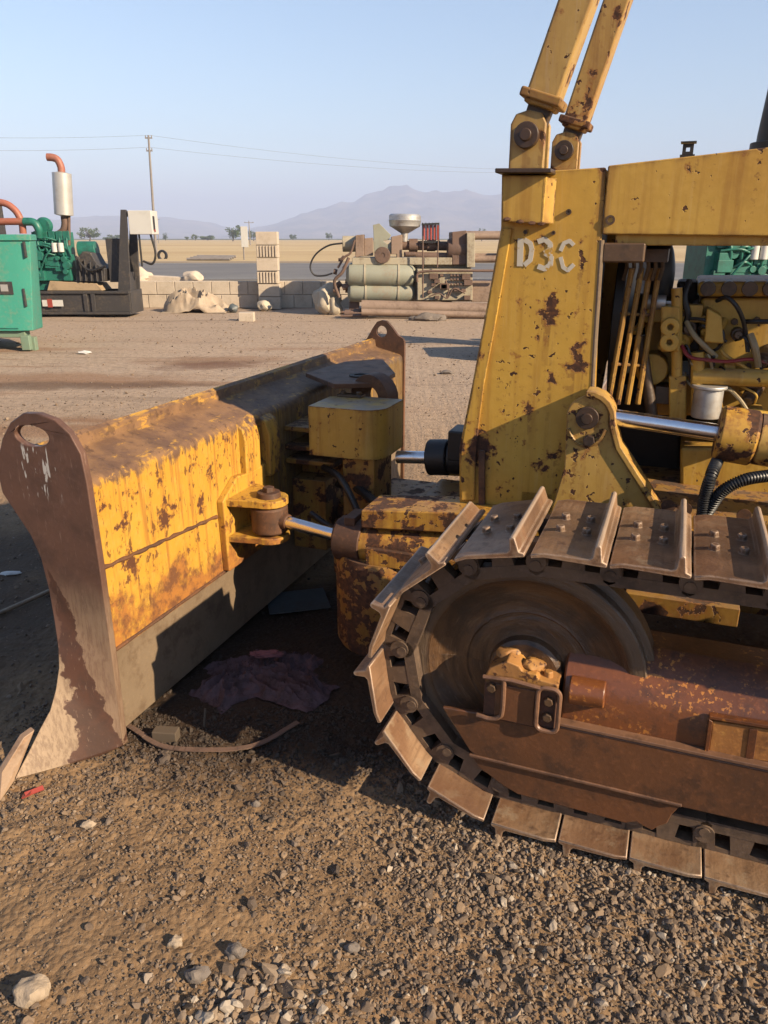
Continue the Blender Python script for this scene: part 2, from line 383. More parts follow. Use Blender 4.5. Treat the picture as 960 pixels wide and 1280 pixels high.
def axis(lo, hi, step, far, g):
    a = list(np.arange(lo, hi, step)); s = step
    while a[-1] < far: s *= g; a.append(a[-1]+s)
    s = step; pre = []; p = lo
    while p > -far: s *= g; p -= s; pre.append(p)
    return np.array(pre[::-1]+a)
gx = axis(-1.5, 1.5, .009, 9000, 1.062); gy = axis(.55, 2.7, .009, 9000, 1.062)
XX, YY = np.meshgrid(gx, gy); ZZ = gheight(XX, YY)
def numpy_mesh(name, verts, faces):
    me = bpy.data.meshes.new(name); nv, nf, k = len(verts), len(faces), faces.shape[1]
    me.vertices.add(nv); me.vertices.foreach_set('co', np.ascontiguousarray(verts, dtype=np.float32).ravel())
    me.loops.add(nf*k); me.loops.foreach_set('vertex_index', np.ascontiguousarray(faces, dtype=np.int32).ravel())
    me.polygons.add(nf); me.polygons.foreach_set('loop_start', np.arange(0, nf*k, k, dtype=np.int32))
    me.update(calc_edges=True); return me
ny, nx = XX.shape; idx = np.arange(nx*ny).reshape(ny, nx)
faces = np.stack([idx[:-1, :-1], idx[:-1, 1:], idx[1:, 1:], idx[1:, :-1]], -1).reshape(-1, 4)
me = numpy_mesh('ground', np.stack([XX, YY, ZZ], -1).reshape(-1, 3), faces)
me.polygons.foreach_set('use_smooth', np.ones(len(faces), bool))

def blobmask(t, cx, cy, rx, ry, ang=0., soft=.35, n=None):
    v = t.vadd(t.P, (-cx, -cy, 0))
    rt = t.n.new('ShaderNodeVectorRotate'); rt.rotation_type = 'Z_AXIS'; t.link(v, rt.inputs['Vector']); rt.inputs['Angle'].default_value = -ang
    x, y, z = t.sep(t.vmul(rt.outputs[0], (1/rx, 1/ry, 0)))
    d = t.mth('SQRT', t.mth('ADD', t.mth('MULTIPLY', x, x), t.mth('MULTIPLY', y, y)))
    if n is not None: d = t.mth('ADD', d, t.mth('MULTIPLY_ADD', n, 1.1, -.55))
    return t.step(d, 1.0, 1.0-soft)
def ground_mat():
    t = NT('yard_soil')
    n1 = t.noise(.5, 5, .6); n2 = t.noise(2.6, 5, .6); n3 = t.noise(14, 5, .65); n4 = t.noise(70, 4, .65); v = t.vor(55)
    col = t.mix(t.step(n2, .35, .65), (.345, .215, .112), (.255, .158, .085))
    col = t.mix(t.mth('MULTIPLY', t.step(n1, .42, .62), .6), col, (.36, .235, .135))
    col = t.mix(t.mth('MULTIPLY', t.step(n3, .45, .7), .5), col, (.17, .105, .06))
    col = t.mix(t.mth('MULTIPLY', t.step(n4, .5, .72), .4), col, (.42, .31, .20))
    col = t.mix(t.mth('MULTIPLY', t.step(v, .25, .1), .25), col, (.16, .115, .085))
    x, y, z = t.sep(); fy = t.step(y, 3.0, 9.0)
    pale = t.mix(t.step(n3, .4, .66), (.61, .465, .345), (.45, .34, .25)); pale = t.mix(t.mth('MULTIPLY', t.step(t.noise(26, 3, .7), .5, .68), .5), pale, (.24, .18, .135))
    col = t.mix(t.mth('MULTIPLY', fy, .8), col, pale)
    # iron-red and oil stained bands across the yard
    band = t.noise(1.0, 5, .6, t.vmul(t.P, (.22, 1.1, 1)))
    red = t.mth('MULTIPLY', t.step(band, .50, .62), t.mth('MULTIPLY', t.step(y, 5., 6.5), t.step(y, 13, 10)))
    red = t.mth('MULTIPLY', red, t.step(x, 1.0, -1.5)); rs = t.mth('MAXIMUM', blobmask(t, -2.3, 10.2, 1.3, .55, .1, .7, n2), blobmask(t, -3.9, 8.6, 2.6, .75, .05, .7, n2)); red = t.mth('MAXIMUM', red, t.mth('MULTIPLY', rs, .85))
    col = t.mix(t.mth('MULTIPLY', red, .75), col, (.30, .155, .08))
    tr = t.noise(1.3, 4, .6, t.vmul(t.P, (.12, 1.6, 1))); col = t.mix(t.mth('MULTIPLY', t.step(tr, .56, .66), t.mth('MULTIPLY', fy, .45)), col, (.27, .19, .13))
    bd = blobmask(t, -4.2, 8.2, 3.2, .35, .08, .6, n2); col = t.mix(t.mth('MULTIPLY', bd, .55), col, (.09, .06, .045))
    bd = blobmask(t, -2.2, 9.8, .9, .5, .2, .7, n2); col = t.mix(t.mth('MULTIPLY', bd, .7), col, (.17, .08, .05))
    # oil under the nose, deepened by painted shade; blade's shadow painted in front
    o1 = blobmask(t, -.30, 2.55, .85, .78, .5, .35, n2); blade_shade = blobmask(t, -2.3, 2.9, 1.5, 1.5, 0, .5, n2)
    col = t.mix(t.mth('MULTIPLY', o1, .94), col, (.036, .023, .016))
    col = t.mix(t.mth('MULTIPLY', blade_shade, .8), col, (.085, .062, .048))
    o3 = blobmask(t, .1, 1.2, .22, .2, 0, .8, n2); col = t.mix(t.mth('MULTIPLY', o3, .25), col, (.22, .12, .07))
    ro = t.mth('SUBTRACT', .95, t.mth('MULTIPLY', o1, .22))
    h = t.mth('ADD', t.mth('MULTIPLY', n3, .5), t.mth('ADD', t.mth('MULTIPLY', n4, .3), t.mth('MULTIPLY', v, -.35)))
    return t.done(col, ro, 0, t.bump(h, .02, .7), .2)
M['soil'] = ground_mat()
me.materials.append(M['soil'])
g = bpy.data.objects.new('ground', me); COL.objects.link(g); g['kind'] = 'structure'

def sheet(name, pts, z, mat):
    bm = bmesh.new(); bm.faces.new([bm.verts.new((x, y, z)) for x, y in pts]); me = bpy.data.meshes.new(name); bm.to_mesh(me); bm.free()
    me.materials.append(mat); o = bpy.data.objects.new(name, me); COL.objects.link(o); o['kind'] = 'structure'; return o
def field_mat():
    t = NT('stubble'); n = t.noise(.02, 5, .6, t.vmul(t.P, (.25, 1, 1))); m = t.noise(.4, 5, .7, t.vmul(t.P, (.3, 1, 1)))
    col = t.mix(t.step(n, .35, .65), (.74, .57, .33), (.58, .42, .23)); col = t.mix(t.mth('MULTIPLY', t.step(m, .45, .7), .5), col, (.46, .33, .18))
    return t.done(col, 1, 0, None, .1)
def asphalt_mat():
    t = NT('asphalt'); n = t.noise(.3, 5, .6); m = t.noise(8, 4, .6)
    col = t.mix(t.step(n, .35, .65), (.17, .165, .17), (.22, .21, .205)); col = t.mix(t.mth('MULTIPLY', m, .4), col, (.27, .25, .225))
    return t.done(col, .85, 0, None, .3)
def green_mat():
    t = NT('green_crop'); n = t.noise(.01, 5, .6, t.vmul(t.P, (.25, 1, 1)))
    return t.done(t.mix(t.step(n, .4, .6), (.07, .10, .035), (.15, .15, .06)), 1, 0, None, .1)
sheet('field', [(-3000, 54), (3000, 54), (3000, 760), (-3000, 760)], .012, field_mat())
sheet('green_field', [(-5000, 760), (5000, 760), (5000, 2600), (-5000, 2600)], .05, green_mat())
rb = B(); rb.bx(-400, 400, 30, 50, -.3, .05); ro = rb.build('road', asphalt_mat()); ro['kind'] = 'structure'
M['linew'] = plain('road_paint', (.62, .60, .54), .7, 0, .3)
for k, yy in enumerate((30.9, 49.1)):
    sheet('road_marking', [(-400, yy-.09), (400, yy-.09), (400, yy+.09), (-400, yy+.09)], .054, M['linew'])
M['verge'] = plain('verge_dust', (.42, .33, .23), .95, 0, .3, (.25, .18, .11), .4, .1, .1)
sheet('verge', [(-400, 22.5), (400, 22.5), (400, 29.98), (-400, 29.98)], .008, M['verge'])
sheet('verge', [(-400, 50.02), (400, 50.02), (400, 55.5), (-400, 55.5)], .016, M['verge'])

# hills far behind the plain
def hills():
    prof = [(-900, 262), (-500, 270), (-200, 266), (0, 276), (60, 272), (110, 268), (170, 262), (230, 263), (280, 270), (330, 286), (360, 281), (395, 268), (420, 262), (445, 257), (470, 248), (497, 242), (520, 245), (545, 249), (578, 246), (620, 252), (680, 245), (760, 262), (850, 255), (950, 270), (1100, 262), (1400, 270), (1800, 280)]
    xs = [p[0] for p in prof]
    nxh, nyh = 420, 46; v = []; fr = []
    px = np.linspace(-900, 1800, nxh); py = np.interp(px, xs, [p[1] for p in prof])
    D0 = 5200.
    for j in range(nyh):
        q = j/(nyh-1); Y = D0-1500+3200*q
        env = max(0, 1-abs(q-.47)/.47)**1.15
        for i in range(nxh):
            X = (px[i]-480)/F*D0*1.0617
            D = D0 if px[i] > 335 else D0
            hh = max(0, (297-py[i]))/F*D*1.06
            p = Vector((X/420., Y/420., 0))
            rg = mnoise.hetero_terrain(p, 1.0, 2.1, 5, .7)
            k = env*(1+.06*(abs(mnoise.noise(Vector((X/95, Y/900, 1))))-.3)*2*(env > .3)+.07*(abs(mnoise.noise(Vector((X/40, Y/300, 4))))-.3))+(.22*mnoise.noise(Vector((X/180, Y/260, 3)))+.16*mnoise.noise(Vector((X/80, Y/110, 7))))*env*(1-env*.75)
            v.append((X, Y, -3+max(0, k)*(hh*.70 if px[i] < 335 else hh)))
    idx = np.arange(nxh*nyh).reshape(nyh, nxh)
    f = np.stack([idx[:-1, :-1], idx[:-1, 1:], idx[1:, 1:], idx[1:, :-1]], -1).reshape(-1, 4)
    me = numpy_mesh('hills', np.array(v), f); me.polygons.foreach_set('use_smooth', np.ones(len(f), bool))
    t = NT('hill_rock'); n = t.noise(.006, 6, .65); me.materials.append(t.done(t.mix(t.step(n, .35, .65), (.34, .27, .20), (.15, .13, .11)), 1, 0, t.bump(n, 60, .6), .1))
    o = bpy.data.objects.new('hills', me); COL.objects.link(o); o['kind'] = 'structure'
hills()

# ------------------------------------------------------------------ loose gravel
def stone_variants(sub, k, seed):
    bm = bmesh.new(); bmesh.ops.create_icosphere(bm, subdivisions=sub, radius=1)
    bm.verts.ensure_lookup_table(); v = np.array([w.co[:] for w in bm.verts]); f = np.array([[w.index for w in q.verts] for q in bm.faces]); bm.free()
    rg = np.random.default_rng(seed); out = []
    for i in range(k):
        w = v*(1+rg.uniform(-.26, .2, (len(v), 1)))
        for _ in range(3):         # chip flat facets
            n = rg.normal(size=3); n /= np.linalg.norm(n); d = w@n; lim = rg.uniform(.36, .72); w = w-np.outer(np.clip(d-lim, 0, None), n)
        out.append(w)
    return np.array(out), f
def scatter(name, P, S, tint, sub=1, seed=3, sink=.25):
    vs, f = stone_variants(sub, 24, seed); n = len(P); rg = np.random.default_rng(seed+5)
    base = vs[rg.integers(0, 24, n)]
    an = rg.uniform(0, 2*np.pi, n); c, s_ = np.cos(an), np.sin(an)
    sx = S*rg.uniform(.75, 1.25, n); sy = S*rg.uniform(.6, 1.0, n); sz = S*rg.uniform(.45, .8, n)
    q = base*np.stack([sx, sy, sz], 1)[:, None, :]
    tl = rg.normal(0, .3, (n, 2)); q[..., 2] += q[..., 0]*tl[:, :1]+q[..., 1]*tl[:, 1:]
    x = q[..., 0]*c[:, None]-q[..., 1]*s_[:, None]; y = q[..., 0]*s_[:, None]+q[..., 1]*c[:, None]
    Z = gheight(P[:, 0], P[:, 1])+sz*(.8-sink*1.6)
    V = np.stack([x+P[:, :1], y+P[:, 1:2], q[..., 2]+Z[:, None]], -1)
    k = V.shape[1]; Fc = (f[None]+(np.arange(n)*k)[:, None, None]).reshape(-1, 3)
    me = numpy_mesh(name, V.reshape(-1, 3), Fc)
    me.polygons.foreach_set('use_smooth', np.zeros(len(Fc), bool))
    a = me.attributes.new('tint', 'FLOAT', 'POINT'); a.data.foreach_set('value', np.repeat(tint, k).astype(np.float32))
    t = NT(name+'_stone'); tn = t.attr('tint'); nn = t.noise(120, 3)
    r_ = t.n.new('ShaderNodeValToRGB'); t.link(tn, r_.inputs[0]); e = r_.color_ramp.elements
    e[0].position = 0; e[0].color = (.035, .025, .018, 1); e[1].position = 1; e[1].color = (.50, .42, .33, 1)
    for p_, c_ in ((.09, (.11, .08, .06)), (.28, (.17, .12, .085)), (.5, (.33, .225, .14)), (.64, (.22, .165, .125)), (.78, (.40, .29, .19)), (.9, (.36, .29, .23))):
        q_ = e.new(p_); q_.color = (*c_, 1)
    me.materials.append(t.done(t.mix(t.mth('MULTIPLY', nn, .3), r_.outputs[0], (.2, .15, .11)), .85, 0, t.bump(nn, .002, .4), .3))
    o = bpy.data.objects.new(name, me); COL.objects.link(o); o['kind'] = 'stuff'; return o
def keep(P, p): return P[rng.random(len(P)) < p]
def rect(n, x0, x1, y0, y1): return np.stack([rng.uniform(x0, x1, n), rng.uniform(y0, y1, n)], 1)
# coarse bed beside the track
A_ = rect(42000, -.35, 1.9, .7, 2.0); nz = vnoise(A_[:, 0]*2.3, A_[:, 1]*2.3, 21)+.5*vnoise(A_[:, 0]*6, A_[:, 1]*6, 22)
A_ = keep(A_, np.clip((A_[:, 0]*.9+.15*(A_[:, 1]-1.2)-.02)*3.2+nz*1.5+.25, .0, 1))
SA = np.exp(rng.normal(math.log(.0056), .36, len(A_))); TA = np.clip(rng.normal(.50, .27, len(A_)), 0.1, 1)
# finer crust to the left
B_ = rect(72000, -1.5, .75, .72, 2.25); nz = vnoise(B_[:, 0]*3, B_[:, 1]*3, 31)+.6*vnoise(B_[:, 0]*9, B_[:, 1]*9, 32)
B_ = keep(B_, np.clip(.50+nz*1.2, .10, .95)); SB = np.exp(rng.normal(math.log(.0034), .45, len(B_))); TB = np.clip(rng.normal(.38, .19, len(B_)), 0, 1)
# pale bigger stones of the little heap
n = 520; C_ = np.stack([rng.normal(-.24, .10, n), rng.normal(1.10, .085, n)], 1); SC = np.exp(rng.normal(math.log(.0085), .36, n)); TC = np.clip(rng.normal(.66, .25, n), 0, 1)
# the wide yard
d = rng.random(30000)**1.5*15+2.0; a = rng.uniform(-.75, .75, 30000); D_ = np.stack([np.sin(a)*d, np.cos(a)*d], 1)
nz = vnoise(D_[:, 0]*.8, D_[:, 1]*.8, 41); D_ = keep(D_, np.clip(.55+nz*1.2, .1, 1)); SD = np.exp(rng.normal(math.log(.0048), .42, len(D_)))*np.clip(.75+np.hypot(D_[:, 0], D_[:, 1])/14, 1, 1.7); TD = np.clip(rng.normal(.45, .22, len(D_)), 0, 1)
P = np.concatenate([A_, B_, C_, D_]); S = np.concatenate([SA, SB, SC, SD]); T = np.concatenate([TA, TB, TC, TD])
oil_shade = np.clip(1.25-np.hypot((P[:, 0]+.30)/.85, (P[:, 1]-2.55)/.78), 0, .5)*2; T = T*(1-.97*np.clip(oil_shade, 0, 1)); big = S > .0085  # stones darkened for spilled oil and for the shade under the machine
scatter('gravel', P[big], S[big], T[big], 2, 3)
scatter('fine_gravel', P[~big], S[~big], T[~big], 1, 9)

M['rockpale'] = plain('pale_rock', (.50, .39, .28), .9, 0, .3, (.36, .27, .19), .4, .2, 6, .01)
M['rockdark'] = plain('dark_rock', (.24, .20, .17), .9, 0, .3, (.13, .10, .08), .4, .2, 6, .01)
def rock(x, y, size, mat, label, seed, group=None, flatk=.75):
    gz = float(gheight(x, y)); b = B(); b.blob((x, y, gz+size*flatk*.35), (size, size*.8, size*flatk), seed, .30, 3, 1.5)
    return solo(b, 'rock', mat, label, 'rock', (x, y, gz), group)
for px_, py_, s_, mt, lb in (
    (40, 1243, .036, 'rockpale', 'largest pale rock, blocky and alone, on the gravel in the bottom left corner'),
    (219, 1180, .017, 'rockpale', 'whitish sharp-topped stone at the left edge of the small heap of pale stones'),
    (247, 1222, .024, 'rockdark', 'dark grey-brown rounded stone at the lower left of the small heap of pale stones'),
    (295, 1190, .023, 'rockdark', 'dark jagged stone in the middle of the small heap of pale stones'),
    (355, 1212, .016, 'rockpale', 'cream stone on the right side of the small heap of pale stones'),
    (320, 1007, .012, 'rockdark', 'lone dark chip of stone on bare soil between bulldozer blade and heap of stones'),
    (110, 1033, .017, 'rockpale', 'flat tan stone on the soil below the blade corner, near the red scrap'),
    (440, 1182, .016, 'rockdark', 'brown stone half sunk in soil right of the small heap of pale stones'),
):
    q = CAM+ray(px_, py_)*(-CAMZ/ray(px_, py_).z); rock(q.x, q.y, s_, mt, lb, px_)

# ================================================================== BULLDOZER
dz = bpy.data.objects.new('bulldozer', None); COL.objects.link(dz)
bw = rv*OFF.x+sv*OFF.y
dz.location = bw; dz.rotation_euler = (0, 0, AZ)
ROOTM['bulldozer'] = (Matrix.Identity(4), OFF)
tag(dz, 'old yellow bulldozer with rust-chipped paint, blade resting on the gravel and open engine bay', 'bulldozer')

# ---- blade
YB0, YB1 = 1.61, 4.30
prof = [(-1.50, .305), (-1.50, .828)]+[(-1.50-.030+.030*math.cos(R(a)), .830+.030*math.sin(R(a))) for a in (0, 20, 40, 60, 80)] + \
       [(-1.655, .893), (-1.668, .90), (-1.672, .936), (-1.690, .944), (-1.706, .936), (-1.716, .90), (-1.70, .80), (-1.672, .66), (-1.655, .52), (-1.655, .40), (-1.665, .305)]
b = B()
rings = []
for i in range(29):
    y = YB0+(YB1-YB0)*i/28
    rings.append([(x+(.0012*mnoise.noise(Vector((y*2, z*3, 5))) if x > -1.6 else .006*mnoise.noise(Vector((y*3, 2, 1)))*(z > .9)), y, z) for x, z in prof])
b.rings(rings)
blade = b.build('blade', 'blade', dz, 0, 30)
b = B(); b.prism([(-1.508, .025), (-1.506, .312), (-1.64, .312), (-1.66, .2), (-1.70, .08), (-1.745, .012), (-1.70, .012)], 'xz', YB0+.002, YB1)
b.build('cutting_edge', 'bareg', blade, .003)
def yflare(x, z): return 1.605-1.62*max(0, (.50-z)/.50)**1.5*max(0, -1.49-x)
def onflare(x, y):             # sight line met with the flared plate
    d = ray(x, y); lo, hi = 1.2, 3.6
    def f(t):
        p = CAM+d*t; return p.dot(sv)-yflare(p.dot(rv), p.z)
    for _ in range(50):
        m = (lo+hi)/2
        if f(m) > 0: hi = m
        else: lo = m
    p = CAM+d*lo; return (p.dot(rv), p.z)
def end_plate(y0, th, near):
    far_ = [(-1.49, .004), (-1.49, .93), (-1.50, .95), (-1.53, .965), (-1.565, 1.01), (-1.60, 1.045), (-1.63, 1.05), (-1.66, 1.04), (-1.69, 1.0), (-1.715, .955), (-1.735, .93), (-1.72, .80), (-1.69, .62), (-1.675, .45), (-1.68, .3), (-1.70, .2), (-1.745, .09), (-1.80, .004)]
    outline = [(-1.474, .004), (-1.472, .30), (-1.473, .60), (-1.478, .86), (-1.486, .945), (-1.515, 1.0), (-1.56, 1.035), (-1.615, 1.048), (-1.67, 1.045), (-1.72, 1.015), (-1.76, .965), (-1.785, .91), (-1.800, .86), (-1.795, .80), (-1.755, .74), (-1.715, .68), (-1.69, .61)]+[onflare(*q) for q in ((60, 735), (67, 775), (72, 810), (73, 835), (69, 862), (62, 888), (50, 910), (34, 942), (17, 975), (50, 966), (90, 955), (125, 946))]
    hc = (-1.650, .982); hole = [(hc[0]+.060*math.cos(2*math.pi*i/24), hc[1]+.030*math.sin(2*math.pi*i/24)) for i in range(24)]
    if not near: outline = far_; hole = [(-1.632+(x-hc[0])*.55, .985+(z-hc[1])*1.1) for x, z in hole]
    n, m = len(outline), len(hole)
    tri = tessellate_polygon([[Vector((x, z, 0)) for x, z in outline], [Vector((x, z, 0)) for x, z in hole[::-1]]])
    allp = outline+hole[::-1]
    b = B(); vs = [[b.bm.verts.new((x, (yflare(x, z) if near else y0)+dy, z)) for x, z in allp] for dy in (0, th)]
    for s_ in (0, 1):
        for q in tri: b.bm.faces.new([vs[s_][k] for k in q])
    for o_, k_ in ((0, n), (n, m)):
        for i in range(k_):
            j = (i+1) % k_; b.bm.faces.new((vs[0][o_+i], vs[0][o_+j], vs[1][o_+j], vs[1][o_+i]))
    return b
ep = end_plate(1.585, .024, True).build('end_plate', 'plate', blade, .004)
ep['label'] = 'brown rusted end plate with white drips under its lifting eye'
end_plate(4.30, .024, False).build('end_plate', 'rust', blade, .004)
b = B()      # end bit: worn tip of the cutting edge, standing out past the plate
q_ = [L('z', z_, x_, y_) for z_, x_, y_ in ((.004, 18, 976), (.004, 0, 1003), (.05, 3, 966), (.13, 30, 922), (.14, 44, 912))]
e_ = Vector((-.022, .006, .002)); vs0 = [b.bm.verts.new(p_) for p_ in q_]; vs1 = [b.bm.verts.new(p_+e_) for p_ in q_]
b.bm.faces.new(vs0); b.bm.faces.new(vs1[::-1])
for k_ in range(5): b.bm.faces.new((vs0[k_], vs0[(k_+1) % 5], vs1[(k_+1) % 5], vs1[k_]))
b.build('end_bit', 'bit', blade, .003)
# seam weld, bracket, lugs for the angle cylinder
b = B()
b.tube([(-1.498, 1.63+.62*i/24, .590-.045*i/24+.002*math.sin(i*2.3)) for i in range(25)], [.0065+.0018*math.sin(i*1.9) for i in range(25)], 8)
b.tube([(-1.499, 1.63+2.6*i/40, .314) for i in range(41)], [.006+.0015*math.sin(i*2.1) for i in range(41)], 8)
b.build('weld_seam', 'rust', blade)
b = B(); b.prism([(2.27, .32), (2.26, .60), (2.37, .665), (2.47, .655), (2.58, .66), (2.58, .32)], 'yz', -1.502, -1.472)
b.build('bracket_plate', 'blade', blade, .006)
b = B()
for z0, z1 in ((.575, .603), (.435, .460)):
    b.prism([(-1.475, 2.28), (-1.36, 2.30)]+arc((-1.345, 2.37), .072, -80, 80, 8)+[(-1.36, 2.46), (-1.475, 2.50)], 'xy', z0, z1)
b.build('cylinder_lug', 'blade', blade, .004)
b = B(); b.cyl((-1.345, 2.37, .43), (-1.345, 2.37, .615), .028); b.cyl((-1.345, 2.37, .60), (-1.345, 2.37, .622), .046, .043); b.bolt((-1.345, 2.37, .622), (0, 0, 1), .024, .018)
b.build('pivot_pin', 'rust', blade, .002)
# vertical rib, pivot housing and gussets behind the blade
b = B(); b.prism([(-1.50, .60), (-1.474, .60), (-1.472, .78), (-1.482, .825), (-1.51, .845)], 'xz', 2.44, 2.55)
b.prism([(-1.50, .60), (-1.462, .60), (-1.458, .77), (-1.475, .825), (-1.52, .85)], 'xz', 2.60, 2.69)
b.build('vertical_rib', 'blade', blade, .006)
b = B()
b.bx(-1.50, -1.34, 2.85, 3.35, .20, .52); b.bx(-1.50, -1.30, 2.95, 3.25, .52, .60)
for z in (.60, .66, .74): b.bx(-1.50, -1.27-.03*(z > .7), 2.80, 3.30, z, z+.022)
b.cyl((-1.42, 3.1, .3), (-1.20, 3.0, .33), .10, .085)
b.build('pivot_housing', 'grimy', blade, .005)
p = [L('z', .925, *q) for q in ((382, 466), (430, 452), (478, 448), (494, 466), (470, 479), (418, 480))]
b = B(); ring = [(q.x, q.y) for q in p]
b.prism(ring, 'xy', .905, .925); tb = b.build('top_bracket', 'rust', blade, .003)
h = L('z', .925, 451, 470); b = B(); b.lathe([(.030, .9253), (.052, .9253), (.052, .931), (.030, .931)], (h.x, h.y, 0), (0, 0, 1), 24); b.cyl((h.x, h.y, .9255), (h.x, h.y, .9265), .03)
b.build('bracket_eye', 'dark', blade)
h = L('z', .88, 468, 490); b = B(); b.lathe([(.05, -.04), (.10, -.04), (.10, .04), (.05, .04)], (h.x, h.y, .86), (.3, 1, 0), 24)
b.build('top_bushing', 'rust', blade, .003)

# ---- lift yoke (tower on the C-frame)
yy = 2.72
b = B()
x0, x1 = -1.345, -1.035
out = [(x0, yy)]+arc((x1-.09, yy+.09), .09, -90, 0, 12)+[(x1, yy+.26), (x0+.05, yy+.26), (x0, yy+.21)]
rg_ = []
b.prism(out, 'xy', .672, .872)
yoke = b.build('lift_yoke', 'yokep', dz)
b = B(); b.bx(-1.21, -1.07, yy+.02, yy+.22, .20, .672); b.build('yoke_post', 'grimy', yoke, .006)
h = L('z', .872, 438, 496); b = B(); b.bx(h.x-.055, h.x+.055, h.y-.02, h.y+.035, .872, .882)
for k in (-.035, .035): b.bolt((h.x+k, h.y+.008, .882), (0, 0, 1), .014, .012)
b.build('yoke_cap', 'oily', yoke, .002)
b = B(); b.cyl((-1.02, 2.87, .655), (-.875, 2.87, .667), .026); b.build('tilt_rod', 'chrome', yoke)
b = B(); b.cyl((-.885, 2.87, .667), (-.80, 2.87, .675), .073); b.cyl((-.80, 2.87, .675), (-.3, 2.87, .70), .066); b.bx(-.79, -.45, 2.80, 2.93, .68, .80)
b.build('tilt_cylinder', 'black', dz, .008)

# ---- C-frame
b = B()
b.prism([(-.93, .575), (-.93, .640), (-.60, .672), (-.1, .70), (.5, .70), (.5, .58), (-.1, .59), (-.6, .60)], 'xz', 2.25, 2.43)
b.prism([(-.93, .50), (-.93, .640), (-.60, .672), (-.1, .70), (.5, .70), (.5, .55), (-.1, .55)], 'xz', 3.17, 3.35)
cf = b.build('c_frame', 'mottled', dz, .006)
b = B(); b.bx(-1.16, -.90, 2.52, 3.2, .26, .46); b.bx(-.93, -.78, 2.40, 3.2, .30, .48); b.build('cross_member', 'grimy', cf, .01)
b = B(); b.lathe([(.0, .11), (.175, .11), (.185, .13), (.185, .44), (.175, .462), (.12, .462), (.115, .452), (0, .452)], (-.88, 2.38, 0), (0, 0, 1), 40)
b.build('hub_drum', 'drum', cf)
b = B(); b.box((-.80, 2.29, .475), (.14, .03, .035), Matrix.Rotation(R(-35), 3, 'Z')); b.box((-.90, 2.40, .47), (.05, .05, .03)); b.build('drum_strap', 'paint', cf, .004)
b = B(); b.cyl((-1.03, 2.32, .502), (-.93, 2.31, .502), .082, .080); b.cyl((-1.045, 2.32, .502), (-1.03, 2.32, .502), .070); b.bx(-1.0, -.96, 2.27, 2.37, .57, .60)
b.build('cylinder_gland', 'rust', cf, .004)
b = B(); b.cyl((-.95, 2.31, .50), (-.35, 2.29, .53), .070); b.bx(-.9, -.5, 2.215, 2.235, .46, .52); b.build('angle_cylinder', 'mottled', cf, .003)
b = B(); b.cyl((-1.30, 2.365, .518), (-1.03, 2.32, .505), .0235); b.build('angle_rod', 'chrome', cf)
b = B(); b.lathe([(.03, .468), (.062, .468), (.068, .476), (.068, .562), (.062, .570), (.03, .570)], (-1.345, 2.37, 0), (0, 0, 1), 32); b.cyl((-1.31, 2.367, .519), (-1.262, 2.358, .516), .036, .028)
b.build('rod_eye', 'rust', cf, .002)
b = B()
b.tube(catm([(-1.30, 2.9, .50), (-1.15, 2.75, .54), (-1.0, 2.62, .52), (-.9, 2.5, .50)]), .018)
b.tube(catm([(-1.32, 2.8, .60), (-1.18, 2.66, .60), (-1.08, 2.62, .45), (-1.05, 2.6, .30)]), .014)
b.tube(catm([(-1.30, 2.62, .46), (-1.20, 2.60, .42), (-1.1, 2.56, .45), (-.9, 2.5, .40)]), .012)
b.build('hydraulic_hose', 'rubber', cf)

# ---- radiator guard
GY = 2.36; GYF = 3.30
gp = xz(GY, (627, 217), (757, 209), (750, 330), (744, 490), (722, 505), (700, 640), (580, 650), (574, 625), (574, 560), (590, 480), (606, 395), (626, 285))
gp = [(x, z) for x, z in gp]
b = B(); b.prism(gp, 'xz', GY, GY+.022)
guard = b.build('radiator_guard', 'guard', dz, .004)
b = B()      # front plate, top plate and far side
fr = [gp[i] for i in (0, 11, 10, 9, 8, 7, 6)]
fo = [(x+.02, z) for x, z in fr]
b.prism(fr+fo[::-1], 'xz', GY+.0225, GYF-.022)
b.build('front_plate', 'guard', guard, .004)
b = B(); b.bx(gp[0][0]+.022, gp[1][0], GY+.0225, GYF-.022, gp[1][1]-.022, gp[1][1]-.002); b.prism(gp, 'xz', GYF-.021, GYF); b.build('guard_far_plate', 'guard', guard, .004)
# folded front edge and lower stiffener on the side plate
b = B(); e0 = xz(GY, (628, 285), (608, 395), (592, 480), (577, 560), (577, 625)); e1 = xz(GY, (641, 285), (622, 395), (606, 480), (596, 560), (594, 625))
b.prism(e0+e1[::-1], 'xz', GY-.010, GY-.001); b.build('front_flange', 'guard', guard, .004)
b = B(); s0 = xz(GY, (599, 562), (607, 562), (607, 640), (599, 640)); b.prism(s0, 'xz', GY-.012, GY-.001); b.build('stiffener', 'rust', guard, .003)
# collar for the sweep arm
c0 = xz(GY-.05, (627, 219), (683, 219), (678, 280), (627, 277)); b = B(); b.prism(c0, 'xz', GY-.045, GY-.001); collar = b.build('arm_collar', 'hood', guard, .003)
fz = [L('y', GY-.045, 681, yy_) for yy_ in (222, 279)]; b = B(); b.prism([(fz[0].x-.002, GY-.0455), (fz[0].x+.026, GY-.003), (fz[0].x-.002, GY-.003)], 'xy', fz[1].z, fz[0].z); b.build('collar_gusset', 'paint', collar)
c1 = xz(GY-.05, (621, 211), (691, 211), (691, 217), (621, 217)); b = B(); b.prism(c1, 'xz', GY-.075, GY+.20); b.build('collar_flange', 'pin', collar, .003)
b = B()
for q in ((634, 274, .004), (650, 277, .004), (664, 279, .004), (676, 280, .004)):
    w = L('y', GY-.047, q[0], q[1]); b.blob(w, (.012, .005, .006), q[0], .3, 1)
b.build('weld_bead', 'rust', collar)
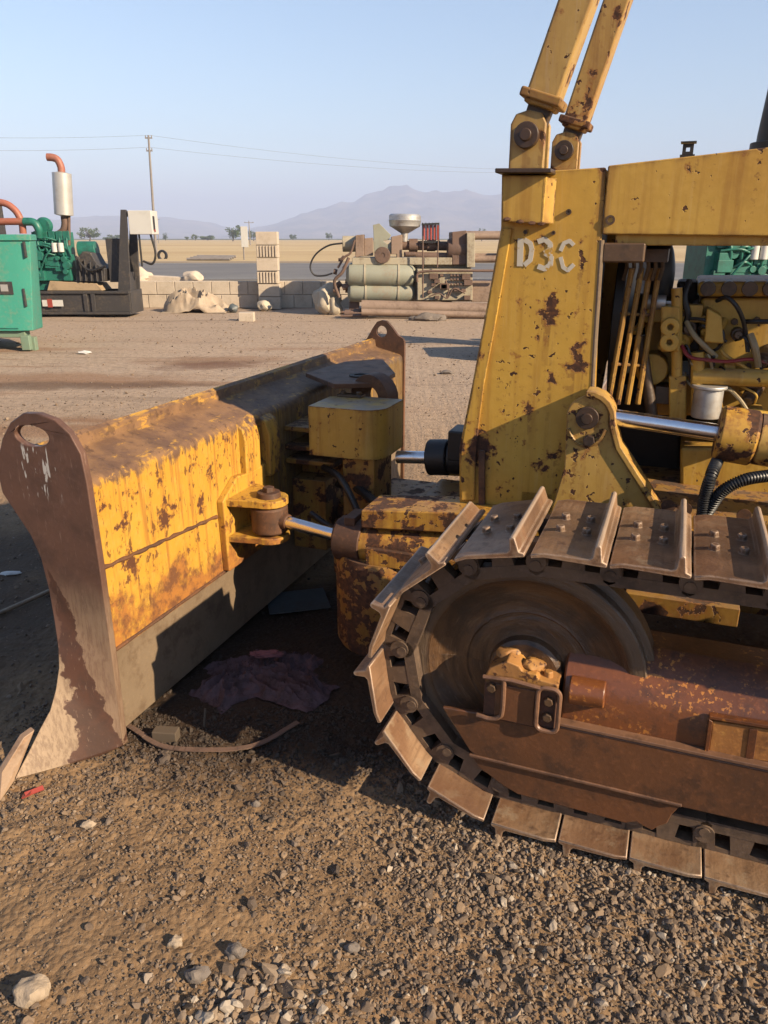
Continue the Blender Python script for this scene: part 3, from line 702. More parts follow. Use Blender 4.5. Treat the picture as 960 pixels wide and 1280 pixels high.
# bolts and holes in the side plate
b = B()
for q, r_ in (((688, 268), .010), ((763, 275), .013), ((711, 265), .008), ((688, 236), .007), ((657, 290), .006), ((692, 291), .006)):
    b = B(); w = L('y', GY-.002, *q); b.lathe([(0, 0), (r_, 0), (r_, .006), (r_*.55, .006), (r_*.5, .002), (0, .002)], (w.x, GY-.001, w.z), (0, -1, 0), 16); b.build('plate_bolt', 'oily', guard)
b = B(); w0 = L('y', GY, 752, 300); w1 = L('y', GY, 744, 420); w2 = L('y', GY, 740, 492)
b.tube([(w0.x, GY+.005, w0.z), (w1.x, GY+.005, w1.z), (w2.x, GY+.005, w2.z)], .0075, 8); b.build('lit_edge_strip', 'bareg', guard)  # bright tube standing in for the plate's sunlit rear edge
# stencilled D3C
M['stencil'] = NT('stencil_white'); t_ = M['stencil']; n_ = t_.noise(26, 5, .65)
M['stencil'] = t_.done(t_.mix(t_.step(n_, .55, .62), (.74, .68, .56), (.62, .36, .06)), .7, 0, None, .3)
b = B()
def stroke(pts, w=6.5):
    n = len(pts)
    for i in range(n-1):
        (ax, ay), (bx_, by) = pts[i], pts[i+1]; d = math.hypot(bx_-ax, by-ay); nx_, ny_ = -(by-ay)/d*w/2, (bx_-ax)/d*w/2
        ex, ey = (bx_-ax)/d*.8, (by-ay)/d*.8
        q = xz(GY, (ax+nx_-ex, ay+ny_-ey), (bx_+nx_+ex, by+ny_+ey), (bx_-nx_+ex, by-ny_+ey), (ax-nx_-ex, ay-ny_-ey))
        b.prism(q, 'xz', GY-.0022-.0001*i, GY-.0005)
stroke([(651, 299), (650, 332)], 7.5); stroke([(656, 300), (663, 304), (665, 312), (663, 325), (656, 331)], 6)
stroke([(673, 302), (681, 299), (688, 305), (688, 312), (681, 316)]); stroke([(681, 316), (689, 321), (688, 331), (681, 336), (673, 333)])
stroke([(717, 306), (712, 301), (705, 304), (701, 313)], 5); stroke([(701, 322), (704, 334), (710, 338), (717, 331)], 5)
b.build('stencil_marking', 'stencil', guard)
# radiator core behind the guard, with its leaning bars
b = B(); b.bx(-.40, -.30, GY+.06, GYF-.06, .80, 1.60); rad = b.build('radiator', 'dark', dz, .004)
b = B(); b.cyl((-.20, 2.85, 1.25), (-.17, 2.85, 1.25), .33, .33, 36); b.build('fan_shroud', 'black', rad, .004)
b = B()
for i, (xt, xb) in enumerate(((790, 760), (802, 772), (813, 784), (824, 797))):
    a = L('y', GY+.10+.02*i, xt, 335); c = L('y', GY+.10+.02*i, xb, 505); b.tube([a, c], .0085, 8)
for y_, xa, xb in ((392, 776, 816), (455, 765, 806)):
    b.tube([L('y', GY+.10, xa, y_), L('y', GY+.17, xb, y_+2)], .005, 6)
b.build('guard_bar', 'paint', rad)
b = B()
for i in range(6):
    a = L('y', GY+.10, 783+9*i, 318); c = L('y', GY+.12, 779+9*i, 350); b.tube([a, (a+c)/2+Vector((.006, 0, 0)), c], .006, 6)
b.bx(L('y', GY+.1, 770, 320).x, L('y', GY+.1, 835, 320).x, GY+.09, GY+.30, 1.435, 1.47)
b.build('radiator_fin', 'oily', rad)

# ---- hood
hp = xz(GY-.004, (760, 207), (960, 184)); sl = (hp[1][1]-hp[0][1])/(hp[1][0]-hp[0][0])
xh0 = hp[0][0]; zt0 = hp[0][1]; xe = 1.25; zte = zt0+sl*(xe-xh0)
zb = L('y', GY, 760, 293).z; zb2 = L('y', GY, 960, 293).z
b = B(); b.prism([(xh0, zt0), (xh0, zb), (xe, zb-.02), (xe, zte)], 'xz', GY-.004, GY+.014); hood = b.build('hood', 'hood', dz, .004)
b = B(); b.prism([(xh0, zt0-.012), (xh0, zt0), (xe, zte), (xe, zte-.012)], 'xz', GY+.0145, GYF+.004); b.prism([(xh0, zt0), (xh0, zt0-.06), (xe, zte-.06), (xe, zte)], 'xz', GYF+.005, GYF+.02); b.build('hood_top', 'hood', hood, .003)
zr = L('y', GY+.015, 850, 307).z
b = B(); b.bx(xh0+.035, xe, GY+.0155, GY+.06, zr, zb+.01); b.build('hood_rail', 'hood', hood, .003)
b = B(); b.bx(xh0+.005, xh0+.12, GY+.0, GY+.05, zb-.075, zb-.022); b.build('hinge_block', 'oily', hood, .006)
w = L('y', GY+.08, 860, 187); b = B(); s_ = .021
b.lathe([(.007, -.003), (.02, -.003), (.02, .003), (.007, .003)], w, (0, 1, 0), 4); b.bx(w.x-.019, w.x+.019, GY+.077, GY+.083, w.z-.03, w.z-.012)
b.bx(w.x-.02, w.x+.02, GY+.06, GY+.105, w.z+.016, w.z+.019)
b.build('hood_latch', 'black', hood)
w = L('y', 2.75, 966, 178); b = B(); b.tube([(w.x, 2.75, w.z-.10), (w.x+.005, 2.75, w.z+.02), (w.x+.02, 2.75, w.z+.30), (w.x+.03, 2.75, w.z+.6)], [.05, .05, .042, .042], 24); b.cyl((w.x, 2.75, w.z-.03), (w.x, 2.75, w.z+.0), .062)
b.build('exhaust_stack', 'black', dz, .003)

# ---- sweep arms
def arm(y, piv, topa, w_, d_, name, mat, clampx):
    pv = L('y', y, *piv); tp = L('y', y, *topa)
    tp.y = y; pv.y = y
    d = (tp-pv).normalized(); q = d.to_track_quat('Z', 'Y'); ln = 1.75
    n = Vector((d.z, 0, -d.x))
    b = B()
    c0 = pv+d*.075
    pts = [c0-n*w_/2, c0+n*w_/2, c0+n*w_/2+d*ln, c0-n*w_/2+d*ln]
    b.prism([(p.x, p.z) for p in pts], 'xz', y-d_/2, y+d_/2)
    a = b.build(name, mat, dz, .008)
    b = B(); c0 = pv+d*.085
    pts = [c0-n*(w_/2+.014), c0+n*(w_/2+.014), c0+n*(w_/2+.014)+d*.025, c0-n*(w_/2+.014)+d*.025]
    b.prism([(p.x, p.z) for p in pts], 'xz', y-d_/2-.012, y+d_/2+.012); b.build('arm_clamp', 'grimy', a, .006)
    b = B()     # clevis fork
    for s_ in (-1, 1):
        yy_ = y+s_*(d_/2-.012)
        b.prism([(pv.x-.048, pv.z-.085)]+[(pv.x+px_, pv.z+pz_) for px_, pz_ in ((-.048, .03), (-.035, .055), (0, .064), (.035, .055), (.048, .03))]+[(pv.x+.048, pv.z-.085)], 'xz', yy_-.011, yy_+.011)
    b.build('arm_clevis', mat, a, .004)
    b = B(); b.cyl((pv.x, y-d_/2-.02, pv.z), (pv.x, y+d_/2+.02, pv.z), .034); b.cyl((pv.x, y-d_/2-.030, pv.z), (pv.x, y-d_/2-.0205, pv.z), .016); b.build('arm_pin', 'pin', a, .003)
    b = B(); pts = [pv-n*.03-d*.03, pv+n*.03-d*.03, pv+n*.035+d*.09, pv-n*.035+d*.09]
    b.prism([(p.x, p.z) for p in pts], 'xz', y-d_/2+.03, y+d_/2-.03); b.build('arm_tongue', 'oily', a, .004)
    return a
arm(GY, (663, 172), (724, 0), .088, .095, 'sweep_arm', 'armp', 0)
arm(3.16, (708, 190), (773, 0), .086, .095, 'sweep_arm', 'armp', 0)
w = L('y', 3.16, 708, 190); b = B(); b.bx(w.x-.07, w.x+.07, 3.09, 3.22, gp[1][1]-.02, w.z-.075); b.build('arm_pedestal', 'guard', guard, .004)

# ---- lift cylinder and its bracket
BY = 2.285
pc = L('y', BY, 735, 521); r0 = .062
left = L('y', BY, 686, 648); right = L('y', BY, 826, 648); rk = L('y', BY, 770, 560)
pl = [(left.x, left.z)]+[(left.x+.035, left.z+.17)]+arc((pc.x, pc.z), r0, 195, -10, 14)+[(rk.x, rk.z), (right.x, right.z)]
b = B(); b.prism(pl, 'xz', BY-.008, BY+.012); br = b.build('cylinder_bracket', 'brackp', dz, .004)
b = B(); e = [Vector((pc.x+r0*math.cos(R(a)), 0, pc.z+r0*math.sin(R(a)))) for a in (100, 80, 60, 40, 20, 0, -10)]+[Vector((rk.x, 0, rk.z)), Vector((right.x, 0, right.z))]
up_ = []
for i, p_ in enumerate(e):
    d = (e[min(i+1, len(e)-1)]-e[max(i-1, 0)]).normalized(); up_.append(p_+Vector((-d.z, 0, d.x))*.016)
b.prism([(p_.x, p_.z) for p_ in e]+[(p_.x, p_.z) for p_ in up_[::-1]], 'xz', BY-.018, BY+.072); b.build('bracket_flange', 'brackp', br, .003)
b = B(); b.cyl((pc.x, BY-.024, pc.z), (pc.x, BY+.07, pc.z), .033, seg=24); b.cyl((pc.x, BY-.034, pc.z), (pc.x, BY-.0235, pc.z), .016)
p2 = L('y', BY, 737, 549); b.cyl((p2.x, BY-.026, p2.z), (p2.x, BY, p2.z), .018, seg=6)
b.build('bracket_pin', 'pin', br, .002)
b = B(); b.tube([(pc.x+.055*math.cos(R(a)), BY-.012, pc.z-.01+.075*math.sin(R(a))) for a in range(200, 345, 12)], .006, 6); b.build('keeper_strap', 'brackp', br)
LY = BY-.01
a0 = L('y', LY, 757, 523); a1 = L('y', LY, 897, 546); dd = (a1-a0).normalized(); LYc = BY+.046
a0.y = a1.y = LYc
b = B(); b.cyl((pc.x, LYc, pc.z), a1+dd*.05, .0245, seg=24); rod = b.build('lift_rod', 'chrome', br)
b = B(); b.lathe([(.03, -.032), (.050, -.032), (.050, .031), (.03, .031)], (pc.x, LYc, pc.z), (0, 1, 0), 28); b.build('rod_eye', 'grimy', br, .003)
b = B(); b.lathe([(.026, 0), (.070, 0), (.078, .008), (.078, .095), (.070, .103), (.026, .103)], a1, dd, 36); b.build('lift_gland', 'glandp', dz, .002)
b = B(); b.cyl(a1+dd*.1035, a1+dd*.95, .072, seg=32); b.build('lift_cylinder', 'brackp', dz, .003)

# ---- engine bay
EY = 2.62
def pbox(bb, y0, y1, *pts): bb.prism(xz(y0, *pts), 'xz', y0, y1); return bb
b = B()
pbox(b, EY, EY+.42, (876, 372), (990, 372), (990, 470), (874, 470))
pbox(b, EY-.03, EY+.44, (872, 352), (990, 352), (990, 371), (872, 371))
pbox(b, EY+.04, EY+.40, (818, 470), (990, 470), (990, 520), (818, 520))
pbox(b, EY-.02, EY+.42, (850, 560), (1000, 560), (1000, 636), (850, 636))
pbox(b, EY+.06, EY+.38, (806, 385), (842, 385), (842, 470), (806, 470))
eng = b.build('engine_block', 'engine', dz, .012)
b = B()
pbox(b, EY-.09, EY+.03, (826, 383), (850, 383), (850, 440), (826, 440))
pbox(b, EY-.08, EY+.02, (836, 470), (858, 470), (858, 525), (836, 525)); pbox(b, EY-.10, EY+.0, (884, 385), (902, 395), (905, 430), (880, 428)); pbox(b, EY-.06, EY, (905, 455), (920, 455), (920, 482), (905, 482))
for q in ((838, 408), (837, 427)):
    w = L('y', EY-.09, *q); b.lathe([(.008, 0), (.028, 0), (.028, .03), (.008, .03)], (w.x, EY-.09, w.z), (0, -1, 0), 20)
w = L('y', EY-.06, 925, 470); b.cyl((w.x, EY-.06, w.z), (w.x+.3, EY-.06, w.z-.004), .024)
w = L('y', EY, 815, 460); b.cyl((w.x, EY-.04, w.z), (w.x, EY+.08, w.z), .05)
b.build('engine_bracket', 'engine', eng, .006)
b = B()
for i in range(4):
    b = B(); w = L('y', EY-.035, 885+26*i, 361); b.cyl((w.x, EY+.1, w.z), (w.x, EY-.05, w.z), .022, seg=16); b.build('head_cover_cap', 'oily', eng, .002)
for q in ((888, 400), (918, 402), (946, 400), (890, 455), (935, 458), (862, 600), (905, 610), (948, 612)):
    b = B(); w = L('y', EY-.004, *q); b.bolt((w.x, EY-.001, w.z), (0, -1, 0), .011, .016); b.build('engine_bolt', 'oily', eng, .002)
b = B(); w = L('y', EY-.1, 884, 505); b.cyl((w.x, EY-.08, w.z-.045), (w.x, EY-.08, w.z+.045), .043, seg=28); b.cyl((w.x, EY-.08, w.z+.045), (w.x, EY-.08, w.z+.055), .052, seg=28)
b.build('oil_filter', 'alu', eng, .003)
b = B(); w = L('y', EY-.06, 817, 378); b.cyl((w.x-.03, EY-.05, w.z), (w.x+.035, EY-.05, w.z), .022); b.build('hose_clamp', 'alu', eng)
b = B()
w = L('y', EY, 826, 345); b.tube(catm([(w.x, EY+.03, w.z-.06), (w.x, EY+.03, w.z+.03), (w.x-.03, EY+.05, w.z+.09), (w.x-.14, EY+.1, w.z+.10)]), .038, 16)
b.build('radiator_hose', 'rubber', eng)
b = B(); pbox(b, EY+.1, EY+.3, (846, 352), (872, 352), (872, 385), (846, 385)); pbox(b, EY, EY+.1, (852, 385), (874, 372), (874, 440), (852, 440)); pbox(b, EY+.16, EY+.5, (770, 500), (850, 500), (850, 640), (770, 640)); b.build('fan_drive', 'dark', eng, .01)
def wire(y, pts, r, mat, name='wire', n=8): b_ = B(); b_.tube(catm([L('y', y+dy, x_, y_) for x_, y_, dy in pts], n), r, 8); return b_.build(name, mat, eng)
wire(EY-.08, [(852, 432, 0), (862, 446, -.02), (885, 450, -.03), (910, 452, -.02), (938, 449, 0), (962, 455, .02)], .0055, 'redwire')
wire(EY-.06, [(860, 398, 0), (880, 400, -.02), (900, 410, -.03), (904, 425, -.03), (893, 438, -.01), (872, 440, 0)], .005, 'rubber')
wire(EY-.06, [(896, 376, 0), (908, 372, -.03), (920, 382, -.04), (928, 398, -.02), (932, 415, 0), (935, 440, 0)], .0065, 'rubber')
wire(EY-.06, [(858, 402, 0), (867, 418, -.02), (880, 432, -.03), (895, 446, -.01)], .008, 'tube')
wire(EY-.06, [(930, 402, 0), (945, 402, -.02), (972, 402, 0)], .007, 'rubber')
wire(EY-.07, [(938, 418, 0), (944, 435, -.02), (948, 458, 0)], .010, 'tube')
wire(EY-.04, [(862, 350, 0), (856, 372, -.02), (860, 395, -.02), (852, 415, 0)], .009, 'black')
wire(EY-.06, [(905, 480, 0), (925, 500, -.03), (945, 530, -.02), (962, 545, 0)], .006, 'tube')
def corr(y, pts, r):
    p_ = catm([L('y', y+dy, x_, y_) for x_, y_, dy in pts], 40); b_ = B()
    b_.tube(p_, [r*(1.0 if (i//2) % 2 else .82) for i in range(len(p_))], 14); return b_.build('corrugated_hose', 'rubber', eng)
corr(2.22, [(897, 575, .10), (890, 592, 0), (882, 618, 0), (878, 645, .02)], .0175)
corr(2.22, [(884, 640, .02), (902, 615, 0), (930, 600, 0), (965, 594, .05)], .0175)
b = B(); b.bx(-.2, 1.26, 3.22, 3.24, .74, 1.30); b.bx(.30, 1.25, 3.0, 3.2, .9, 1.25); b.build('light_block_panel', 'dark', eng, .01)  # added panels, out of view, that block light and keep the bay dark
for k in range(16):
    x_ = 850+random.random()*80; y_ = 395+random.random()*110; wire(EY-.05, [(x_, y_, 0), (x_+random.uniform(5, 25), y_+random.uniform(-12, 18), -.03), (x_+random.uniform(10, 40), y_+random.uniform(10, 45), -.01)], random.uniform(.003, .007), random.choice(['rubber', 'black', 'tube', 'engine']))
for nm_, mt_, n_e in (('engine_fitting', 'engine', 12), ('engine_fitting', 'oily', 9)):
    for k in range(n_e):
        b = B(); w = L('y', EY-.03, 800+random.random()*165, 388+random.random()*130); r_e = random.uniform(.010, .028)
        if k % 3 == 0: b.bx(w.x-r_e*1.6, w.x+r_e*1.6, EY-.05, EY+.05, w.z-r_e, w.z+r_e)
        else: b.lathe([(0, -.05), (r_e*.6, -.05), (r_e*.6, -.03), (r_e, -.03), (r_e, .05), (0, .05)], (w.x, EY-.02, w.z), (0, 1, 0) if k % 2 else (.3, 1, .4), 14)
        b.build(nm_, mt_, eng, .003)
for xa, ya, xb, yb, r_e, mt_ in ((866, 470, 990, 474, .026, 'engine'), (872, 440, 872, 520, .02, 'engine'), (800, 420, 815, 520, .018, 'oily'), (846, 360, 846, 470, .016, 'engine'), (905, 520, 990, 530, .03, 'engine')):
    b = B(); b.cyl(L('y', EY-.07, xa, ya), L('y', EY-.07, xb, yb), r_e, seg=16); b.build('engine_pipe', mt_, eng)
# main frame and belly
b = B()
pbox(b, 2.28, 2.36, (806, 640), (1000, 655), (1000, 690), (806, 690)); pbox(b, 2.26, 2.34, (700, 640), (806, 640), (806, 700), (700, 700))
b.bx(-.42, 1.9, 2.36, 3.24, .42, .74)
mf = b.build('main_frame', 'grimy', dz, .008)
b = B(); w = L('y', 2.20, 780, 752); w2 = L('y', 2.20, 925, 765); b.bx(w.x, w2.x, 2.20, 2.26, w.z-.03, w.z+.03); b.build('side_rail', 'grimy', mf, .004)
b = B()
for q in ((835, 633), (856, 637), (930, 645)):
    b = B(); w = L('y', 2.275, *q); b.lathe([(0, 0), (.02, 0), (.02, .004), (0, .004)], (w.x, 2.2795, w.z), (0, -1, 0), 18); b.build('frame_plug', 'rust', mf)
# rear: fender deck, cowl, seat
b = B(); b.bx(1.15, 2.1, 1.72, 2.25, .90, .93); b.bx(1.15, 2.1, 3.45, 3.95, .90, .93); b.bx(1.26, 2.1, 2.36, 3.24, .45, 1.0); b.build('fender_deck', 'paint', dz, .01)
b = B(); b.prism([(1.27, .9), (1.27, 1.60), (1.36, 1.60), (1.46, 1.2), (1.50, .9)], 'xz', 2.42, 3.2); b.build('dash_cowl', 'paint', dz, .01)
b = B(); b.bx(1.72, 2.08, 2.5, 3.1, 1.0, 1.16); b.bx(2.02, 2.12, 2.5, 3.1, 1.16, 1.5); b.build('operator_seat', 'rubber', dz, .04)

# ---- tracks
IX, IZ = -.27, .433; RC = .342; RP = .385; NSH = 37; PITCHT = .1739
LEN = (NSH*PITCHT-2*math.pi*RC)/2; SX = IX+LEN
def path(s_):      # chain path, s=0 at the top over the idler, running forward and down
    s_ = s_ % (NSH*PITCHT); a = math.pi*RC
    if s_ < a: th = s_/RC; return Vector((IX-RC*math.sin(th), 0, IZ+RC*math.cos(th)))
    s_ -= a
    if s_ < LEN: return Vector((IX+s_, 0, IZ-RC))
    s_ -= LEN
    if s_ < a: th = s_/RC; return Vector((SX+RC*math.sin(th), 0, IZ-RC*math.cos(th)))
    s_ -= a; return Vector((SX-s_, 0, IZ+RC))
SW = .41; GAP = PITCHT-.020
def shoe_mesh():   # local x: running direction (towards the trailing grouser = -x), z outward, y across; y from 0 to SW
    b = B(); l0 = -GAP/2; l1 = GAP/2
    l0 = -PITCHT/2+.003; l1 = PITCHT/2-.011; g0 = l0+.016
    prof = [(l0, -.003), (l0, .006), (g0-.004, .011), (g0, .044), (g0+.004, .048), (g0+.010, .048), (g0+.014, .043), (g0+.017, .018), (g0+.024, .012), (l1-.020, .012), (l1+.010, .005), (l1+.008, -.005), (l1-.020, .001)]
    n = 7; rg_ = []
    for i in range(n):
        y = SW*i/(n-1); dy = 0
        rg_.append([(x+.0015*mnoise.noise(Vector((x*40, y*9, z*50))), y+(0.012 if (i == 0 and z > .05) else 0)-(0.012 if (i == n-1 and z > .05) else 0), z+(-.004*mnoise.noise(Vector((y*11, 3, 1))) if z > .05 else 0)) for x, z in prof])
    b.rings(rg_); return b
def shoe_bolts(bb):
    for y in (.16,):
        for x in (-.020, .042): bb.cyl((x, y, .011), (x, y, .026), .0125, .0115, 6)
    for y in (.25,):
        for x in (-.020, .042): bb.cyl((x, y, .011), (x, y, .026), .0125, .0115, 6)
    return bb
sm = shoe_mesh(); shoe_bolts(sm)
bmesh.ops.recalc_face_normals(sm.bm, faces=sm.bm.faces[:])
for f_ in sm.bm.faces: f_.smooth = True
for e_ in sm.bm.edges:
    if len(e_.link_faces) == 2 and e_.calc_face_angle(0) > R(40): e_.smooth = False
SHOE = bpy.data.meshes.new('track_shoe'); sm.bm.to_mesh(SHOE); sm.bm.free(); SHOE.materials.append(M['shoe'])
def link_mesh():   # from the rail (z negative, towards the rollers) out to the shoe; both chain sides
    b = B(); h = PITCHT/2; R_ = RP-RC
    for y0, y1 in ((.100, .138), (.272, .310)):
        b.prism([(-h-.014, -.036), (-h+.004, -.046), (h-.004, -.046), (h+.014, -.036), (h+.010, -.020), (h-.004, -.016), (-h+.004, -.016), (-h-.010, -.020)], 'xz', y0, y1)
        for xa, xb, xc, xd in ((-h-.010, -h+.022, -h+.030, -h-.016), (-.030, .026, .018, -.022), (h-.030, h+.006, h+.010, h-.022)):
            b.prism([(xa, -.017), (xb, -.017), (xc, R_-.002), (xd, R_-.002)], 'xz', y0+.001, y1-.001)
        b.bx(-h+.012, h-.012, y0+.002, y1-.002, R_-.014, R_-.001)
        yo_, dr = (y0, -1) if y0 < .2 else (y1, 1)
        b.cyl((h*.98, yo_-dr*.02, -.008), (h*.98, yo_+dr*.006, -.008), .025, seg=16); b.cyl((h*.98, yo_+dr*.0055, -.016), (h*.98, yo_+dr*.010, -.016), .013, seg=12)
    b.cyl((h*.98, .139, -.016), (h*.98, .271, -.016), .025, seg=14)
    bmesh.ops.recalc_face_normals(b.bm, faces=b.bm.faces[:])
    me = bpy.data.meshes.new('track_link'); 
    for f_ in b.bm.faces: f_.smooth = True
    for e_ in b.bm.edges:
        if len(e_.link_faces) == 2 and e_.calc_face_angle(0) > R(35): e_.smooth = False
    b.bm.to_mesh(me); b.bm.free(); me.materials.append(M['link']); return me
LINK = link_mesh()
PHASE = -.012
def idler_mat(cx):
    t = NT('idler_iron'); t.P = t.vadd(t.obj, (OFF.x-cx, OFF.y, -IZ)); x, y, z = t.sep()
    r_ = t.mth('SQRT', t.mth('ADD', t.mth('MULTIPLY', x, x), t.mth('MULTIPLY', z, z))); an = t.mth('ARCTAN2', z, x)
    c = t.n.new('ShaderNodeCombineXYZ'); t.link(t.mth('MULTIPLY', r_, 30.), c.inputs[0]); t.link(t.mth('MULTIPLY', an, 1.1), c.inputs[1])
    c2 = t.n.new('ShaderNodeCombineXYZ'); t.link(t.mth('MULTIPLY', r_, 90.), c2.inputs[0]); t.link(t.mth('MULTIPLY', an, 2.5), c2.inputs[1])
    sw = t.noise(1.0, 6, .65, c.outputs[0], .6); sf = t.noise(1.0, 5, .7, c2.outputs[0]); mid = t.noise(9, 6, .65); fin = t.noise(60, 4, .6)
    col = t.mix(t.step(sw, .38, .62), (.145, .075, .034), (.07, .038, .021))
    col = t.mix(t.mth('MULTIPLY', t.step(sf, .54, .68), .65), col, (.21, .135, .075))
    col = t.mix(t.mth('MULTIPLY', t.step(mid, .50, .66), .75), col, (.035, .023, .015))
    col = t.mix(t.mth('MULTIPLY', t.step(t.noise(5, 5, .7), .56, .66), .55), col, (.20, .085, .035))
    col = t.mix(t.mth('MULTIPLY', t.step(r_, .262, .275), .6), col, (.20, .145, .10))
    return t.done(col, t.mth('MULTIPLY_ADD', mid, .5, .16), 0, t.bump(t.mth('ADD', t.mth('ADD', sw, t.mth('MULTIPLY', sf, .5)), t.mth('MULTIPLY', fin, .4)), .006, .7), .6)
def track(y0, near):
    yc = y0+SW/2; s_ = 1 if near else -1
    def Y(d): return yc-s_*d*.68             # d: distance outwards from the chain centre
    yo = Y(SW/2)
    b = B()      # track frame: boxed rail with sloping crown
    ys = [(Y(.150), .315), (Y(.150), .425), (Y(.115), .475), (Y(.0), .535), (Y(-.14), .535), (Y(-.15), .315)]
    b.prism(ys, 'yz', IX+.10, SX-.10)
    tf = b.build('track_frame', 'frame', dz, .008)
    for i in range(NSH):
        sa = PHASE+PITCHT*i; a = path(sa); c = path(sa+PITCHT); mid = (a+c)/2; d = (c-a).normalized(); out = Vector((-d.z, 0, d.x))
        if out.dot(mid-Vector((min(max(mid.x, IX), SX), 0, IZ))) < 0: out = -out
        yv = out.cross(d)
        rot = Matrix((d, yv, out)).transposed().to_4x4()
        o = bpy.data.objects.new('track_shoe', SHOE); COL.objects.link(o); o.parent = tf
        jit = random.uniform(-.004, .004)
        yb = (y0+SW) if yv.y < 0 else y0
        o.matrix_local = Matrix.Translation(mid+out*(RP-RC)+Vector((0, yb+jit, 0))-OFF) @ rot
        md = o.modifiers.new('bevel', 'BEVEL'); md.width = .002; md.segments = 1; md.limit_method = 'ANGLE'; md.angle_limit = R(45)
        k = bpy.data.objects.new('track_link', LINK); COL.objects.link(k); k.parent = tf
        k.matrix_local = Matrix.Translation(mid+Vector((0, yb, 0))-OFF) @ rot
    Ri = RC-.040
    def wheel(cx, name, mat, teeth):
        mat = idler_mat(cx)
        b = B()
        pr = [(0, -.10), (.085, -.10), (.095, -.09), (.10, -.065), (.13, -.058), (.137, -.0605), (.144, -.058), (.158, -.056), (.163, -.0595), (.17, -.056), (.20, -.058), (.206, -.0605), (.214, -.060), (.245, -.075), (.262, -.092), (Ri-.004, -.094), (Ri, -.088), (Ri, -.045), (Ri+.018, -.04), (Ri+.018, .04), (Ri, .045), (Ri, .09), (.26, .092), (.2, .06), (.1, .065), (.085, .10), (0, .10)]
        pr = [(r_, h_*.72) for r_, h_ in pr]
        b.lathe(pr, (cx, yc, IZ), (0, s_, 0), 64)
        if teeth:
            for k in range(25):
                a = 2*math.pi*k/25; b.box((cx+math.cos(a)*(Ri+.025), yc, IZ+math.sin(a)*(Ri+.025)), (.06, .05, .035), Matrix.Rotation(-a, 3, 'Y'))
        return b.build(name, mat, tf, 0, 30)
    wheel(IX, 'idler', 'oily', False); wheel(SX, 'sprocket', 'oily', True)
    b = B()
    for k in range(5):
        cx = IX+.42+.36*k
        b.lathe([(r_, h_*.72) for r_, h_ in ((0, -.13), (.03, -.13), (.035, -.11), (.07, -.105), (.075, -.09), (.095, -.088), (.095, -.06), (.078, -.055), (.078, .055), (.095, .06), (.095, .09), (.07, .105), (0, .11))], (cx, yc, IZ-RC+.062+.078), (0, s_, 0), 28)
        b.cyl((cx, Y(.155), IZ-RC+.14), (cx, Y(.12), IZ-RC+.14), .034, seg=20)
    b.build('track_roller', 'oily', tf, 0, 30)
    b = B(); b.lathe([(0, -.09), (.05, -.09), (.05, -.05), (.065, -.05), (.065, .05), (.05, .05), (.05, .09), (0, .09)], (IX+1.05, yc, IZ+RC-.062-.066), (0, s_, 0), 24); b.build('carrier_roller', 'oily', tf)
    # guide plates outside the rollers
    b = B(); b.prism([(-.475, .318), (-.395, .20), (-.36, .175), (.10, .175), (2*SX/2-.1, .178), (SX-.1, .322), (-.16, .335)], 'xz', Y(.185), Y(.166))
    gd = b.build('roller_guard', 'gplate', tf, .004)
    b = B(); b.prism([(-.395, .186), (-.37, .150), (-.30, .108), (-.26, .092), (.02, .083), (.045, .095), (.06, .088), (.085, .080), (.10, .098), (.118, .112), (.125, .14), (.145, .178)], 'xz', Y(.176), Y(.160)); b.build('guard_skirt', 'gplate', tf, .003)
    b = B(); b.prism([(-.165, .338), (-.168, .347), (SX-.1, .334), (SX-.1, .324)], 'xz', Y(.192), Y(.150)); b.prism([(-.395, .184), (-.395, .192), (.144, .186), (.144, .178)], 'xz', Y(.192), Y(.178)); b.build('guard_edge', 'strap', tf, .002)
    # idler yoke with strap loops
    x0_, x1_ = -.362, -.176
    b = B(); b.prism([(x0_, .318), (x0_, .442), (x0_+.012, .470), (x0_+.055, .497), (x0_+.085, .488), (x0_+.095, .476), (x1_-.055, .474), (x1_-.050, .462), (x1_, .456), (x1_, .318)], 'xz', Y(.195), Y(.04))
    b.blob((x0_+.115, Y(.14), .478), (.03, .03, .016), 3, .4, 2); b.blob((x0_+.05, Y(.10), .49), (.035, .03, .014), 5, .4, 2); b.cyl((x1_-.03, Y(.15), .455), (x1_-.03, Y(.15), .475), .014, .012, 6)
    b.build('idler_yoke', 'yoke', tf, .007)
    b = B(); b.bx(x0_+.03, x1_-.055, Y(.200), Y(.196), .325, .428); b.build('yoke_face', 'gplate', tf, .002)
    b = B(); yl = Y(.207)
    def loop(cx, cz, w_, h_, r_): 
        pts = []
        for (sx, sz, a0_) in ((1, 1, 0), (-1, 1, 90), (-1, -1, 180), (1, -1, 270)):
            for a_ in range(0, 91, 18): pts.append((cx+sx*(w_-r_)+r_*math.cos(R(a0_+a_)), yl, cz+sz*(h_-r_)+r_*math.sin(R(a0_+a_))))
        b.tube(pts, .0062, 8, True)
    loop(x1_-.020, .385, .027, .062, .018)
    b.tube(catm([(x0_+.052, yl, .445), (x0_+.052, yl, .36), (x0_+.045, yl, .335), (x0_+.02, yl, .325), (x0_-.015, yl, .328)], 5), .0062, 8)
    b.tube([(x0_-.002, yl, .445), (x0_+.07, yl, .450), (x1_-.04, yl, .443)], .006, 8)
    b.build('yoke_strap', 'strap', tf)
    b = B()
    for q in ((x1_-.020, .408), (x1_-.020, .362), (x0_+.02, .415)): b = B(); b.cyl((q[0], Y(.196), q[1]), (q[0], Y(.214), q[1]), .014, .012, 6); b.build('yoke_bolt', 'oily', tf, .002)
